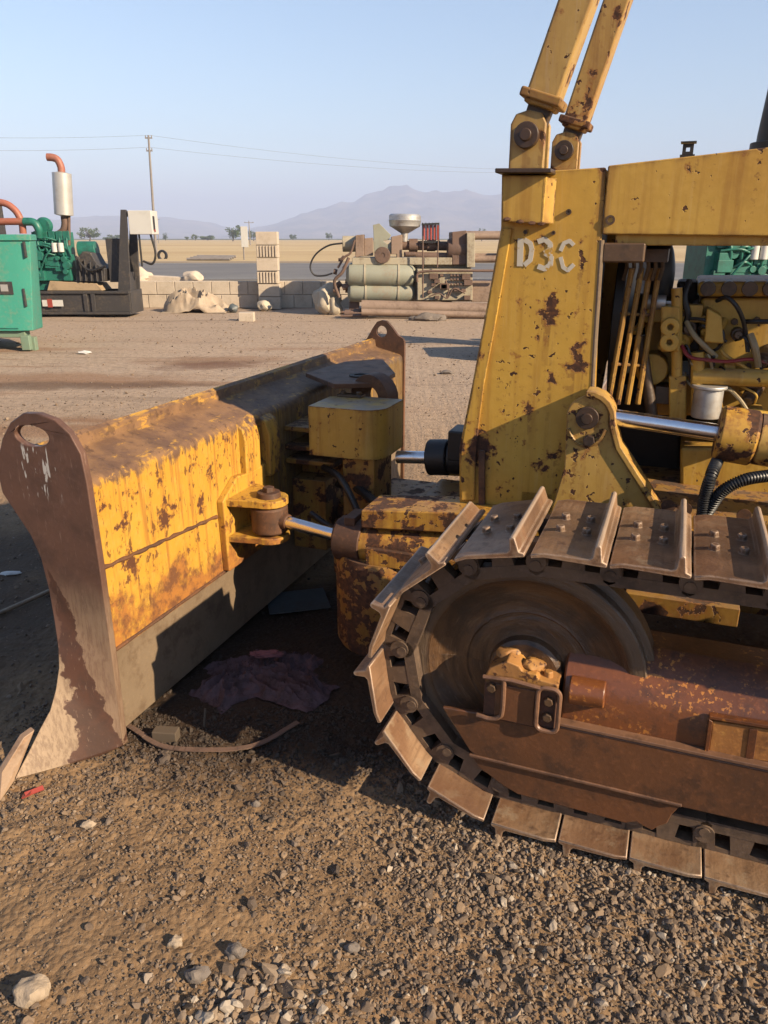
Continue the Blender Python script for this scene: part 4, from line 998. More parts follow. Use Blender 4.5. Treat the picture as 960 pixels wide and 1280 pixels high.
    b = B(); b.cyl((-.15, Y(.155), .435), (-.065, Y(.155), .437), .036, .034, 20); b.build('adjuster_end', 'frame', tf, .004)
    b = B(); b.prism([(.185, .338), (.183, .425), (.32, .432), (.32, .345)], 'xz', Y(.162), Y(.150)); pk = b.build('frame_pocket', 'hot', tf, .003)
    b = B(); b.prism([(.176, .336), (.174, .432), (.183, .427), (.185, .338)], 'xz', Y(.172), Y(.15)); b.prism([(.174, .433), (.174, .441), (.33, .447), (.33, .438)], 'xz', Y(.172), Y(.148)); b.prism([(.265, .345), (.262, .425), (.280, .427), (.283, .346)], 'xz', Y(.166), Y(.1625)); b.build('pocket_frame', 'frame', tf, .002)
    return tf
track(1.625, True); track(3.565, False)

# ================================================================== THE YARD BEHIND
M['teal'] = plain('teal_enclosure', (.060, .37, .27), .5, 0, .22, (.27, .33, .22), .45)
M['teald'] = plain('green_engine', (.025, .20, .145), .45, 0, .4, (.03, .07, .05), .5, .5, 3)
M['greens'] = plain('pale_green_skid', (.22, .32, .22), .7, 0, .2, (.3, .22, .14), .5)
M['skid'] = plain('charcoal_skid', (.055, .05, .05), .6, 0, .2, (.22, .17, .12), .35)
M['panelw'] = plain('white_panel', (.72, .70, .65), .5, 0, .1, (.4, .33, .25), .2)
M['pinkpipe'] = plain('red_oxide_pipe', (.42, .14, .085), .55, 0, .3, (.45, .28, .2), .4)
M['galv'] = plain('galvanised', (.52, .50, .46), .42, .55, .25, (.42, .33, .23), .3)
M['sand'] = plain('sandy_engine_mount', (.50, .36, .22), .85)
M['cream'] = plain('cream_machine', (.52, .45, .32), .55, 0, .35, (.20, .12, .07), .6)
M['sage'] = plain('sage_tank', (.38, .38, .29), .55, 0, .25, (.36, .25, .16), .5)
M['brownm'] = plain('brown_iron', (.20, .12, .085), .7, 0, .4, (.08, .05, .035), .6)
M['pipep'] = plain('pinkish_pipe', (.36, .25, .18), .65, 0, .35, (.17, .10, .065), .6)
M['conc'] = plain('concrete_block', (.68, .57, .45), .9, 0, .2, (.44, .35, .25), .4, .2, 1.5, .01)
M['tarp'] = plain('tarpaulin', (.52, .41, .30), .75, 0, .25, (.3, .2, .13), .35, .3, 2)
M['sack'] = plain('pale_sack', (.62, .53, .40), .8, 0, .2, (.4, .3, .2), .3)
M['redp'] = plain('red_plastic', (.42, .07, .05), .45, 0, .2, (.3, .12, .08), .3)
M['wood'] = plain('weathered_wood', (.12, .085, .055), .85, 0, .3)
M['cloth'] = plain('dusty_cloth', (.155, .098, .104), .95, 0, .5, (.05, .034, .026), .6, .1, 6, .008)
M['pinkc'] = plain('pink_cloth', (.24, .09, .10), .9, 0, .3, (.2, .1, .08), .4)
M['bluep'] = plain('blue_grey_sheet', (.085, .105, .115), .5, 0, .3, (.1, .08, .06), .5)
M['white'] = plain('white_litter', (.72, .70, .66), .8, 0, .1)
M['pole'] = plain('pole_grey', (.30, .27, .25), .8)

# ---- open generator set on a charcoal skid (its own frame equals the world, shifted to its base)
GREF = Vector((-7.2, 16.3, 0))
def genset(label):
    t = thing('generator_set', label, 'generator', GREF, 0, 'open generator sets')
    def X(p): return G(16.2, *p).x
    def zz(Y, p): return G(Y, *p).z
    YN, YF = 15.84, 16.72; XR = -5.07; XL = -9.7; zt = G(YN, 110, 364).z
    b = B(); b.bx(XL, XR, YN, YN+.09, .06, .11); b.bx(XL, XR, YN, YN+.12, zt-.05, zt); b.bx(XL, XR, YN+.04, YN+.07, .11, zt-.05)
    b.bx(XL, XR, YF-.09, YF, .06, zt); b.bx(XR-.10, XR, YN+.121, YF-.091, .06, zt-.002); b.bx(XL, XL+.1, YN+.121, YF-.091, .06, zt-.002)
    for x in (-9.0, -8.0, -7.0, -5.95, -5.8): b.bx(x-.04, x+.04, YN+.005, YN+.039, .11, zt-.05)
    b.bx(XL+.2, XR-.2, YN+.13, YF-.1, .12, .16)
    sk = b.build('skid', 'skid', t, .006)
    b = B(); p0, p1 = G(YN-.02, 52, 375), G(YN-.02, 79, 383); b.bx(p0.x, p1.x, YN-.012, YN-.002, p1.z, p0.z); b.build('skid_label', 'panelw', sk)
    b = B(); w = G(YN-.03, 62, 379); b.bx(w.x-.05, w.x+.05, YN-.0155, YN-.0125, w.z-.08, w.z+.08); b.build('label_mark', 'redp', sk)
    # engine: block, head, covers, oil pan, pipes
    def ebox(bb, y0, y1, a, c, rr=0): 
        p0, p1 = G(16.25, *a), G(16.25, *c); bb.bx(p0.x, p1.x, y0, y1, p1.z, p0.z)
    b = B(); ebox(b, 16.02, 16.62, (40, 300), (90, 350)); ebox(b, 15.98, 16.64, (46, 290), (84, 306)); ebox(b, 16.1, 16.5, (30, 350), (70, 362)); ebox(b, 15.98, 16.3, (82, 318), (96, 350))
    for k in range(5):
        w = G(16.0, 48+9*k, 297); b.bx(w.x-.06, w.x+.06, 15.94, 15.99, w.z-.05, w.z+.12)
        b.tube(catm([(w.x, 15.96, w.z), (w.x+.02, 15.9, w.z-.15), (w.x+.05, 15.95, w.z-.35)], 5), .022, 8)
    for k in range(14):
        w = G(16.0, 42+random.random()*44, 308+random.random()*40); b.bx(w.x-random.uniform(.04, .14), w.x+.09, 15.9+random.random()*.06, 16.03, w.z-.07, w.z+random.uniform(.03, .12))
    for k in range(9):
        w = G(16.0, 42+random.random()*46, 305+random.random()*42); b.cyl((w.x, 15.9, w.z), (w.x, 16.05, w.z), random.uniform(.04, .09), seg=14)
    for k in range(6):
        a = G(15.93, 40+random.random()*20, 300+random.random()*40); c = G(15.93, 65+random.random()*22, 300+random.random()*40); b.tube(catm([a, (a+c)/2+Vector((0, -.06, .05)), c], 6), .018, 8)
    en = b.build('engine', 'teald', t, .012)
    b = B()
    for q in (68, 76): w = G(15.9, q, 309); b.cyl((w.x, 15.9, w.z-.09), (w.x, 15.9, w.z+.08), .055, seg=20)
    b.build('fuel_filter', 'panelw', en, .006)
    b = B(); p0, p1 = G(16.1, 60, 354), G(16.1, 130, 362); b.prism([(p0.x, zt), (p0.x+.08, p0.z+.05), (p1.x-.1, p0.z), (p1.x, zt)], 'xz', 16.0, 16.6); b.build('engine_mount', 'sand', t, .01)
    # muffler and stack
    lo, hi = G(16.3, 80, 270), G(16.3, 77, 215); b = B(); r_ = .18
    ax = (hi-lo).normalized(); b.lathe([(0, 0), (.08, 0), (r_, .02), (r_, (hi-lo).length-.02), (.08, (hi-lo).length), (0, (hi-lo).length)], lo, ax, 36); mu = b.build('muffler', 'galv', t)
    a = G(16.3, 77, 215); pts = [a, G(16.3, 76, 208), G(16.3, 72, 200), G(16.3, 66, 197), G(16.3, 59, 196.5)]
    b = B(); b.tube(catm(pts, 6), .07, 16); b.build('tail_pipe', 'pinkpipe', mu)
    b = B(); b.tube(catm([lo, G(16.3, 81, 280), G(16.3, 79, 288), G(16.3, 74, 292)], 6), .065, 14); w = G(16.3, 85.5, 300); b.cyl((w.x, 16.3, w.z-.1), (lo.x+.10, 16.3, lo.z+.02), .03); b.build('exhaust_pipe', 'brownm', mu)
    # alternator, control stand, panel, battery box
    b = B(); b.prism(GX(16.0, (95, 324), (103, 314), (113, 316), (121, 330), (131, 336), (131, 352), (95, 352)), 'xz', 16.0, 16.55)
    for k in range(5): b.prism(GX(15.95, (97+7*k, 322+3*k), (99+7*k, 321+3*k), (101+7*k, 352), (99+7*k, 352)), 'xz', 15.95, 15.998)
    b.build('alternator', 'skid', t, .02)
    b = B(); p0, p1 = G(16.3, 98, 314), G(16.3, 119, 312); p0.y = p1.y = 16.4; b.cyl(p0, p1, .19, .16, 24); b.build('blower_housing', 'teald', t, .01)
    b = B(); p0, p1 = G(16.0, 129, 298), G(16.0, 150, 353); b.bx(p0.x, p1.x, 16.1, 16.6, p1.z, p0.z); b.build('terminal_box', 'skid', t, .01)
    b = B()
    f0, f1, g0, g1 = G(YN+.1, 150, 262), G(YN+.1, 157, 262), G(YN+.1, 147, 364), G(YN+.1, 163, 364)
    for y_ in (YN+.12, YF-.16):
        b.prism([(f0.x, f0.z), (f1.x, f1.z), (g1.x, g1.z), (g0.x, g0.z)], 'xz', y_, y_+.06)
    b.bx(f0.x+.02, f1.x-.02, YN+.18, YF-.16, f0.z-.12, f0.z-.02); b.bx(g0.x+.1, g1.x-.06, YN+.18, YF-.16, g0.z, g0.z+.35)
    st = b.build('control_stand', 'skid', t, .006)
    p0, p1 = G(YN+.1, 159, 263), G(YN+.1, 175, 293); b = B(); b.bx(p0.x, p1.x+.25, YN+.1, YN+.55, p1.z, p0.z); pn = b.build('control_panel', 'panelw', st, .012)
    b = B(); xr = p1.x+.25
    b.bx(xr+.001, xr+.006, YN+.18, YN+.30, p0.z-.36, p0.z-.10); b.build('panel_screen', 'black', pn)
    b = B(); w = Vector((xr, YN+.24, p1.z+.07)); b.cyl(w, w+Vector((.02, 0, 0)), .028, seg=14); b.build('panel_button', 'redp', pn)
    b = B(); b.tube(catm([(xr-.1, YN+.3, p1.z), (xr-.04, YN+.3, p1.z-.35), (xr-.12, YN+.3, p1.z-.55), (xr-.3, YN+.3, p1.z-.5)], 8), .022, 8); b.tube(catm([(xr-.3, YN+.2, p1.z), (xr-.3, YN+.2, p1.z-.6)], 4), .02, 8); b.build('panel_cable', 'black', pn)
    b = B(); b.tube(catm([G(15.9, 95, 320), G(15.9, 104, 333), G(15.9, 115, 338), G(15.9, 132, 333)], 8), .025, 8); b.build('cable', 'black', t)
    # radiator with its charge-air pipes at the far end
    b = B(); p0, p1 = G(16.2, -50, 250), G(16.2, 16, 352); b.bx(p0.x+.6, p1.x-.3, 15.95, 16.65, .5, p0.z)
    for k in range(9): b.bx(p1.x-.299, p1.x-.28, 15.98+.07*k, 16.02+.07*k, .6, p0.z-.06)
    b.build('radiator', 'skid', t, .01)
    b = B(); b.tube(catm([G(15.9, -40, 256), G(15.9, 0, 253), G(15.9, 18, 262), G(15.9, 27, 278), G(15.9, 29, 292)], 8), .065, 14); b.tube(catm([G(15.85, -40, 278), G(15.85, 6, 277), G(15.85, 30, 277)], 6), .065, 14); b.build('coolant_pipe', 'pinkpipe', t)
    b = B(); b.tube(catm([G(15.85, 30, 277), G(15.85, 42, 278), G(15.85, 48, 286), G(15.9, 49, 296)], 6), .075, 14); w = G(15.9, 50, 282); b.lathe([(0, -.08), (.13, -.08), (.16, -.03), (.16, .03), (.13, .08), (0, .08)], (w.x, 16.1, w.z), (0, 1, 0), 20); b.build('air_pipe', 'teald', t)
    return t
gs = genset('open generator set on a charcoal skid with tall silver muffler and white control panel')
def copy_tree(o, parent=None):
    c = o.copy(); COL.objects.link(c)
    if parent: c.parent = parent
    for ch in list(o.children): copy_tree(ch, c)
    return c
g2 = copy_tree(gs)
for ch in list(g2.children_recursive):
    if ch.name.split('.')[0] in ('muffler', 'tail_pipe', 'exhaust_pipe'): bpy.data.objects.remove(ch)
g2.location = (3.9, 10.6, 0); g2.rotation_euler = (0, 0, R(4)); g2['label'] = 'green engine of a generator set glimpsed through the open engine bay of the bulldozer'

# ---- teal enclosed generator at the left edge
t = thing('enclosed_generator', 'teal green enclosed generator with sloping corner, cut by the left edge of the photo', 'generator', (-6.4, 11.5, 0), 0)
Y0 = 10.9
zt = G(Y0, 10, 293).z; zb_ = G(Y0, 10, 414).z
def corner(yp, pxs): return [G(Y0, pxs[0], yp), G(Y0+.06, pxs[1], yp), G(Y0+.42, pxs[2], yp)]
bot = [(G(Y0, 24, 405).x, Y0), (G(Y0+.05, 40, 405).x, Y0+.06), (G(Y0+.4, 51, 405).x, Y0+.45)]; topc = [(G(Y0, 17, 300).x, Y0), (G(Y0, 35, 300).x, Y0+.06), (G(Y0+.4, 43, 300).x, Y0+.45)]
b = B(); mk = lambda pts, z: [(-8.2, Y0, z)]+[(x, y, z) for x, y in pts]+[(pts[-1][0]-.55, 12.1, z), (-8.2, 12.1, z)]
b.rings([mk(bot, zb_), mk(topc, zt-.08)]); body = b.build('enclosure', 'teal', t, .012)
b = B(); tl = [(x+.02, y-.02) for x, y in topc]; m_ = [(-8.22, Y0-.02)]+tl+[(tl[-1][0]-.55, 12.12), (-8.22, 12.12)]; b.prism(m_, 'xy', zt-.079, zt); b.build('roof_panel', 'teal', t, .01)
b = B()
for xx in (-6.1, -7.15): b.bx(xx-.008, xx+.008, Y0-.004, Y0+.02, zb_+.06, zt-.14)
for k in range(9): b.bx(-5.95, -5.45, Y0-.010, Y0+.01, zb_+.12+.028*k, zb_+.132+.028*k)
b.bx(-8.2, bot[0][0]-.02, Y0-.006, Y0+.01, zb_+.03, zb_+.045)
b.build('door_seam', 'teald', body)
b = B(); w0, w1 = G(Y0-.01, -14, 352), G(Y0-.01, 17, 368); b.bx(w0.x, w1.x, Y0-.012, Y0-.002, w1.z, w0.z); lp = b.build('name_plate', 'skid', body)
b = B(); w = G(Y0-.02, 5, 360); b.bx(w.x-.05, w.x+.05, Y0-.0155, Y0-.0125, w.z-.045, w.z+.045); b.bx(w0.x+.03, w.x-.07, Y0-.0155, Y0-.0125, w.z-.03, w.z+.03); b.build('plate_mark', 'galv', lp)
b = B()
for yp, ln in ((312, .10), (372, .12)): w = G(Y0+.02, 31, yp); b.bx(w.x-.012, w.x+.012, Y0+.0, Y0+.05, w.z-ln, w.z+ln)
b.build('hinge', 'skid', body, .004)
b = B(); b.bx(-8.2, bot[1][0]-.12, Y0+.05, Y0+.22, .19, zb_-.002); b.bx(bot[0][0]+.02, bot[1][0]-.02, Y0+.1, Y0+.2, .0, .19); b.bx(-7.9, -7.7, Y0+.1, Y0+.5, .0, .19); b.bx(bot[0][0]-.02, bot[0][0]+.10, Y0+.0, Y0+.099, .02, .22); b.build('base_rail', 'greens', t, .01)

# ---- injection moulding machine
t = thing('injection_moulding_machine', 'old cream injection moulding machine with metal hopper and red gauge rods behind the blade', 'machine', (.5, 16.7, 0), 0)
YM = 16.2
def mb(bb, y0, y1, *pts): bb.prism(GX(YM, *pts), 'xz', y0, y1); return bb
def mcyl(bb, a, c, y, rpx, seg=24):
    p, q = G(YM, *a), G(YM, *c); p.y = q.y = y; bb.cyl(p, q, rpx/61.5, seg=seg)
def mtube(bb, pts, y, rpx): bb.tube(catm([Vector((G(YM, *p).x, y, G(YM, *p).z)) for p in pts], 6), rpx/61.5, 10)
def mlathe(bb, a, c, y, prof, seg=28):
    p, q = G(YM, *a), G(YM, *c); p.y = q.y = y; ln = (q-p).length; bb.lathe([(r_/61.5, h_*ln) for r_, h_ in prof], p, q-p, seg)
for nm, a, c, rr in (('air_tank', (432, 344), (520, 345), 14), ('air_tank', (434, 366), (519, 367), 11.5)):
    b = B(); mlathe(b, a, c, 16.3, [(0, 0), (rr*.6, .01), (rr*.93, .05), (rr, .1), (rr, .9), (rr*.93, .95), (rr*.6, .99), (0, 1)]); tk = b.build(nm, 'sage', t)
    b = B()
    for h_ in (.26, .74): b = B(); mlathe(b, a, c, 16.3, [(rr, h_), (rr+.8, h_), (rr+.8, h_+.025), (rr, h_+.025)]); b.build('tank_band', 'cream', tk)
b = B(); mb(b, 16.4, 17.2, (436, 330), (590, 330), (590, 378), (436, 378)); mb(b, 16.1, 16.45, (521, 336), (590, 336), (590, 375), (521, 375)); mb(b, 16.2, 17.1, (440, 322), (565, 322), (565, 331), (440, 331)); bd = b.build('machine_bed', 'cream', t, .012)
b = B()
for k in range(13):
    x_, y_ = 533+random.random()*52, 342+random.random()*30; w = random.uniform(1.5, 6); mb(b, 16.0, 16.11, (x_-w, y_-w*.6), (x_+w, y_-w*.6), (x_+w, y_+w*.7), (x_-w, y_+w*.7))
for y_ in (344, 349, 355): 
    for k in range(5): mcyl(b, (562+4*k, y_), (564.5+4*k, y_), 16.05, 1.6, 8)
b.build('control_valve', 'brownm', bd, .006)
b = B(); mtube(b, [(521, 352), (521, 343), (528, 339), (560, 338), (640, 338)], 16.0, 1.6); mtube(b, [(528, 295), (528, 372)], 16.02, .9); mtube(b, [(547, 300), (546, 334)], 16.02, .8); mtube(b, [(535, 370), (548, 366), (558, 372), (566, 360), (580, 366)], 16.0, .8); mtube(b, [(556, 350), (560, 362), (557, 372)], 16.02, 1.0); b.build('oil_line', 'brownm', bd)
b = B(); mcyl(b, (427, 305), (444, 305), 16.6, 9.5); mo = b.build('drive_motor', 'cream', t, .01)
b = B(); mb(b, 16.3, 16.9, (444, 294), (455, 293), (455, 320), (444, 322)); mb(b, 16.35, 16.85, (455, 298), (466, 297), (466, 320), (455, 320)); b.build('injection_carriage', 'pipep', t, .012); b = B(); mb(b, 16.3, 16.9, (489, 296), (503, 293), (503, 327), (496, 327), (496, 318), (489, 318)); b.build('injection_carriage', 'pipep', t, .012)
b = B(); mb(b, 16.35, 16.8, (466, 281), (474, 279), (489, 294), (486, 300), (479, 301), (485, 306), (489, 302), (489, 318), (468, 318)); b.build('carriage_guard', 'sage', t, .008)
b = B(); mlathe(b, (478, 318), (478, 318.1), 16.2, [(0, 0), (0, 1)]) if False else None
w = G(YM, 478, 319); b.lathe([(.05, -.06), (.15, -.06), (.16, 0), (.15, .06), (.05, .06)], (w.x, 16.2, w.z), (0, 1, 0), 24); b.cyl((w.x, 16.15, w.z), (w.x, 16.3, w.z), .06); b.build('hand_wheel', 'brownm', t)
b = B(); p, q = G(YM, 506, 302), G(YM, 507, 267); p.y = q.y = 16.6; ln = (q-p).length; k_ = 1/61.5
b.lathe([(0, 0), (4*k_, 0), (4.5*k_, ln*.30), (19*k_, ln*.56), (20*k_, ln*.75), (20.5*k_, ln*.77), (19.8*k_, ln*.79), (19.8*k_, ln*.94), (18*k_, ln), (0, ln*1.01)], p, q-p, 32); b.build('hopper', 'alu', t)
b = B(); mcyl(b, (503, 307), (572, 308), 16.6, 5.5); mcyl(b, (512, 307), (523, 307), 16.6, 8); mcyl(b, (535, 307), (546, 307), 16.6, 7); mcyl(b, (520, 320), (570, 321), 16.4, 4.5); mcyl(b, (505, 318), (520, 318), 16.3, 3.0); b.build('barrel', 'brownm', t, .006)
b = B()
for k in range(5): mcyl(b, (531+4.3*k, 281), (531+4.3*k, 300), 16.5, 1.3, 10)
rr_ = b.build('gauge_rod', 'redp', t)
b = B(); mb(b, 16.42, 16.58, (526, 301), (551, 301), (551, 304), (526, 304)); mb(b, 16.42, 16.58, (528, 279), (550, 278), (550, 280.5), (528, 281.5))
for k in range(6): mcyl(b, (529+4.2*k, 278), (529+4.2*k, 303), 16.5, .6, 6)
b.build('gauge_rack', 'black', rr_)
b = B(); mb(b, 16.2, 17.0, (565, 290), (583, 288), (583, 331), (565, 331)); mlathe(b, (560, 312), (585, 312), 16.4, [(0, 0), (12, 0), (14, .3), (14, 1), (0, 1)]); b.build('clamp_housing', 'brownm', t, .015)
b = B(); mb(b, 16.1, 17.1, (583, 291), (593, 291), (593, 334), (583, 334)); b.build('platen', 'cream', t, .01); b = B(); mb(b, 16.1, 17.1, (660, 288), (676, 288), (676, 375), (660, 375)); b.build('platen', 'cream', t, .01)
b = B()
for y_, yy_ in ((295, 16.3), (324, 16.3), (293, 16.9), (322, 16.9)): mcyl(b, (580, y_), (665, y_), yy_, 4.3)
b.build('tie_bar', 'pipep', t)
b = B(); mb(b, 16.3, 17.1, (590, 352), (690, 352), (690, 378), (590, 378)); b.build('clamp_bed', 'pipep', t, .01)
b = B()
for k in range(10):
    x_, y_ = 416+random.random()*18, 325+random.random()*48; mcyl(b, (x_, y_), (x_+random.uniform(3, 9), y_+random.uniform(-6, 6)), 16.2+random.random()*.3, random.uniform(1.5, 4), 10)
mtube(b, [(436, 322), (428, 340), (418, 352), (424, 372)], 16.2, 2); mtube(b, [(443, 300), (438, 316), (430, 322), (422, 335)], 16.3, 1.4)
b.build('pump_unit', 'brownm', t)
b = B(); mtube(b, [(428, 304), (410, 307), (394, 318), (387, 333), (392, 344), (404, 345), (415, 342)], 16.35, 1.1); b.build('loose_cable', 'black', mo)
b = B()
for x_ in (442, 500, 560, 640): b = B(); mb(b, 16.35, 17.0, (x_-6, 378), (x_+6, 378), (x_+6, 399), (x_-6, 399)); b.build('machine_foot', 'brownm', t, .01)

YP = 15.75
p, q = G(YP, 452, 383), G(YP, 690, 389); p.y = q.y = YP; b = B(); b.cyl(p, q, .125, seg=20)
solo(b, 'steel_pipe', 'pipep', 'thick pinkish rusty pipe lying under the front of the moulding machine', 'pipe', ((p+q)/2)*1, 'pipes under the machine')
p, q = G(15.5, 452, 390), G(15.5, 690, 396); p.y = q.y = 15.5; b = B(); b.cyl(p, q, .065, seg=16)
solo(b, 'steel_pipe', 'pipep', 'thinner brown pipe lying on the ground in front of the thick pinkish pipe', 'pipe', ((p+q)/2)*1, 'pipes under the machine')
b = B()
for k in range(6): 
    w = G(15.6, 440+random.random()*24, 390); b.cyl((w.x-.25, 15.6+.05*k, .05+.02*k), (w.x+.3, 15.58+.06*k, .07+.02*k), .025, seg=8)
solo(b, 'rod_pile', 'brownm', 'small pile of dark rods at the left end of the pipes under the machine', 'scrap', (G(15.6, 452, 394).x, 15.7, 0))
b = B(); w = G(15.2, 535, 399); b.blob((w.x, 15.2, .05), (.24, .14, .09), 3, .3, 3); b.blob((w.x+.25, 15.25, .04), (.12, .1, .07), 5, .3, 2); b.blob((w.x-.28, 15.22, .03), (.10, .08, .05), 8, .3, 2)
solo(b, 'rubble', 'rockdark', 'low brown lump of rubble on the ground in front of the pipes', 'rubble', (w.x, 15.2, 0))

# ---- block wall, pillar and litter along the road side
YW = 18.1
zw = G(YW, 250, 351).z
b = B(); xl, xr_ = -6.6, G(YW, 436, 362).x
nb = 14; wl = (xr_-xl)/nb; hz = zw/2
for c_ in range(2):
    for i in range(nb+c_):
        xa = xl+(i-(.5*c_))*wl; xb = xa+wl-.012; xa = max(xa, xl); xb = min(xb, xr_)
        if xb-xa > .05: b.bx(xa, xb, YW+random.uniform(-.008, .008), YW+.2, c_*hz+.002, (c_+1)*hz-.010)
b.bx(xl, xr_, YW+.02, YW+.18, 0, zw-.02)
solo(b, 'block_wall', 'conc', 'low two-course concrete block wall between the yard and the road', 'wall', ((xl+xr_)/2, YW+.1, 0), bev=.01)
x0p, x1p = G(YW, 324, 340).x, G(YW, 350, 340).x; zp = G(YW, 336, 289).z; b = B(); nc_ = 6; hc_ = zp/nc_
for c_ in range(nc_):
    z0, z1 = c_*hc_, (c_+1)*hc_-.012; jx = random.uniform(-.012, .012)
    if c_ in (4, 2):
        b.bx(x0p+jx, x1p+jx, YW-.30, YW-.22, z0, z1)
        n_ = 7
        for k in range(n_): xx = x0p+jx+(x1p-x0p)*(k+.12)/n_; b.bx(xx, xx+(x1p-x0p)/n_*.6, YW-.335, YW-.3005, z0+.012, z1-.012)
        b.bx(x0p+jx, x1p+jx, YW-.219, YW-.01, z0, z1)
    else: b.bx(x0p+jx, x1p+jx, YW-.33, YW-.01, z0, z1)
solo(b, 'block_pillar', 'conc', 'tall free-standing pillar of stacked concrete blocks in front of the low wall', 'pillar', ((x0p+x1p)/2, YW-.15, 0), bev=.008)
b = B(); w = G(15.05, 308, 402); b.bx(w.x-.15, w.x+.14, 15.05, 15.25, -.01, .165)
solo(b, 'concrete_block', 'conc', 'single concrete block lying alone on the yard in front of the pillar', 'block', (w.x, 15.15, 0), bev=.012, rz=R(-10))
w = G(17.6, 331, 384); b = B(); b.blob((w.x, 17.5, .09), (.15, .13, .12), 4, .25, 3); solo(b, 'boulder', 'sack', 'pale boulder at the foot of the concrete block pillar', 'rock', (w.x, 17.5, 0))
w = G(16.6, 408, 372); b = B(); b.blob((w.x, 16.6, .26), (.27, .22, .32), 9, .3, 3, 1.6); b.blob((w.x+.18, 16.5, .16), (.15, .15, .2), 12, .3, 3); solo(b, 'sack', 'sack', 'lumpy cream sack slumped at the left end of the moulding machine', 'sack', (w.x, 16.6, 0))
# tarpaulin heap
w = G(17.2, 245, 386); bm_ = B(); n = 46; gr = []
for j in range(n):
    row = []
    for i in range(n):
        u, v_ = i/(n-1)*2-1, j/(n-1)*2-1; r_ = max(abs(u), abs(v_)); e = max(0, 1-(u*u*.9+v_*v_*.9))
        h = .36*e**.6*(1-.30*u)+.55*e**.5*(.22-abs(mnoise.noise(Vector((u*2.1+v_*.8, v_*1.6, 2)))))+.16*e**.5*(.2-abs(mnoise.noise(Vector((u*5, v_*4, 4)))))
        row.append(bm_.bm.verts.new((w.x+u*.70, 17.3+v_*.45, max(.008, h))))
    gr.append(row)
for j in range(n-1):
    for i in range(n-1): bm_.bm.faces.new((gr[j][i], gr[j][i+1], gr[j+1][i+1], gr[j+1][i]))
o = solo(bm_, 'tarpaulin_heap', 'tarp', 'crumpled beige tarpaulin heap lying against the low block wall', 'tarpaulin', (w.x, 17.3, 0))
md = o.modifiers.new('thick', 'SOLIDIFY'); md.thickness = .01
w = G(17.1, 291, 382); b = B(); b.blob((w.x, 17.1, .06), (.10, .09, .10), 3, .3, 2); solo(b, 'plastic_jug', 'bluep', 'bluish plastic jug lying right of the tarpaulin heap', 'jug', (w.x, 17.1, 0))
w = G(28, 205, 348); b = B(); b.box((w.x, 28.2, .14), (1.9, .5, .22), Matrix.Rotation(R(3), 3, 'Y')); b.blob((w.x-.9, 28, .2), (.5, .3, .3), 6, .35, 3); b.blob((w.x+1.0, 28, .15), (.35, .3, .25), 8, .35, 3)
solo(b, 'concrete_slab', 'conc', 'broken concrete slab with rubble at the near edge of the road', 'slab', (w.x, 28.2, 0), bev=.02)
w = G(57, 262, 324); b = B()
for k in range(4): b.cyl((w.x-1.6+.2*k, 57+.2*k, .12+.06*k), (w.x+1.5+.1*k, 56.6+.25*k, .13+.05*k), .09, seg=10)
solo(b, 'timber_pile', 'pole', 'dark poles lying flat in a pile beyond the road', 'timber', (w.x, 57, 0))
w = G(62, 203, 319); b = B(); b.lathe([(.26, -.10), (.40, -.10), (.43, 0), (.40, .10), (.26, .10)], (w.x, 62, .25), (.25, 1, .0), 28)
solo(b, 'tyre', 'rubber', 'old dark tyre standing half sunk beside the power pole', 'tyre', (w.x, 62, 0))
# white roadside board
w = G(59, 305, 325); p0, p1 = G(59, 300.5, 283), G(59, 310.5, 309); b = B()
t = thing('roadside_sign', 'blank white board on a short post across the road', 'sign', (w.x, 59, 0)); b.bx(p0.x, p1.x, 58.97, 59.03, p1.z, p0.z); b.build('board', 'panelw', t, .01); b = B(); b.cyl((w.x, 59.1, 0), (w.x, 59.1, p0.z-.2), .05, seg=10); b.build('post', 'pole', t)

# ---- power poles and wires
def power_pole(Y, xb, xt, yt, label, arms):
    base = G(Y, xb, 300); tp = G(Y, xt, yt); t = thing('power_pole', label, 'power pole', (base.x, Y, 0), 0, 'power poles')
    b = B(); b.tube([(base.x, Y, -.2), (tp.x, Y, tp.z)], [.15, .09], 12); b.build('pole', 'pole', t)
    for d_, ln in arms:
        z = tp.z-d_; x = tp.x+(base.x-tp.x)*d_/tp.z; b = B(); b.bx(x-ln, x+ln, Y-.06, Y+.06, z-.06, z+.06)
        for s_ in (-1, 0, 1): b.cyl((x+s_*ln*.85, Y, z+.06), (x+s_*ln*.85, Y, z+.24), .05, seg=8)
        b.build('cross_arm', 'pole', t)
    return tp
tp1 = power_pole(84, 193.5, 185.5, 169, 'tall power pole left of the pillar with small cross arms', ((.25, .35), (1.4, .3)))
power_pole(190, 312.5, 311, 276, 'short distant power pole just right of the white board', ((.4, 1.1),))
power_pole(260, 198, 197, 273, 'distant thin pole right behind the tall power pole', ((.3, .6),))
M['wirem'] = plain('wire_grey', (.2, .2, .22), .6)
def power_wire(pts, label):
    pts = [Vector(p) for p in pts]; out = []
    for a, c in zip(pts[:-1], pts[1:]):
        for k in range(16): u = k/16; p = a.lerp(c, u); p.z -= 4*u*(1-u)*.55; out.append(p)
    out.append(pts[-1]); b = B(); b.tube(out, .011, 5)
    return solo(b, 'power_wire', 'wirem', label, 'wire', pts[1], 'overhead wires')
for k, (yl, ym, yr, lb) in enumerate(((164, 169, 212, 'uppermost overhead wire through the top of the tall power pole'), (182, 184, 216, 'lower overhead wire passing the tall power pole below its top'))):
    power_wire((G(70, -330, yl-8), G(84, 186, ym), G(120, 640, yr), G(150, 1200, yr+12)), lb)

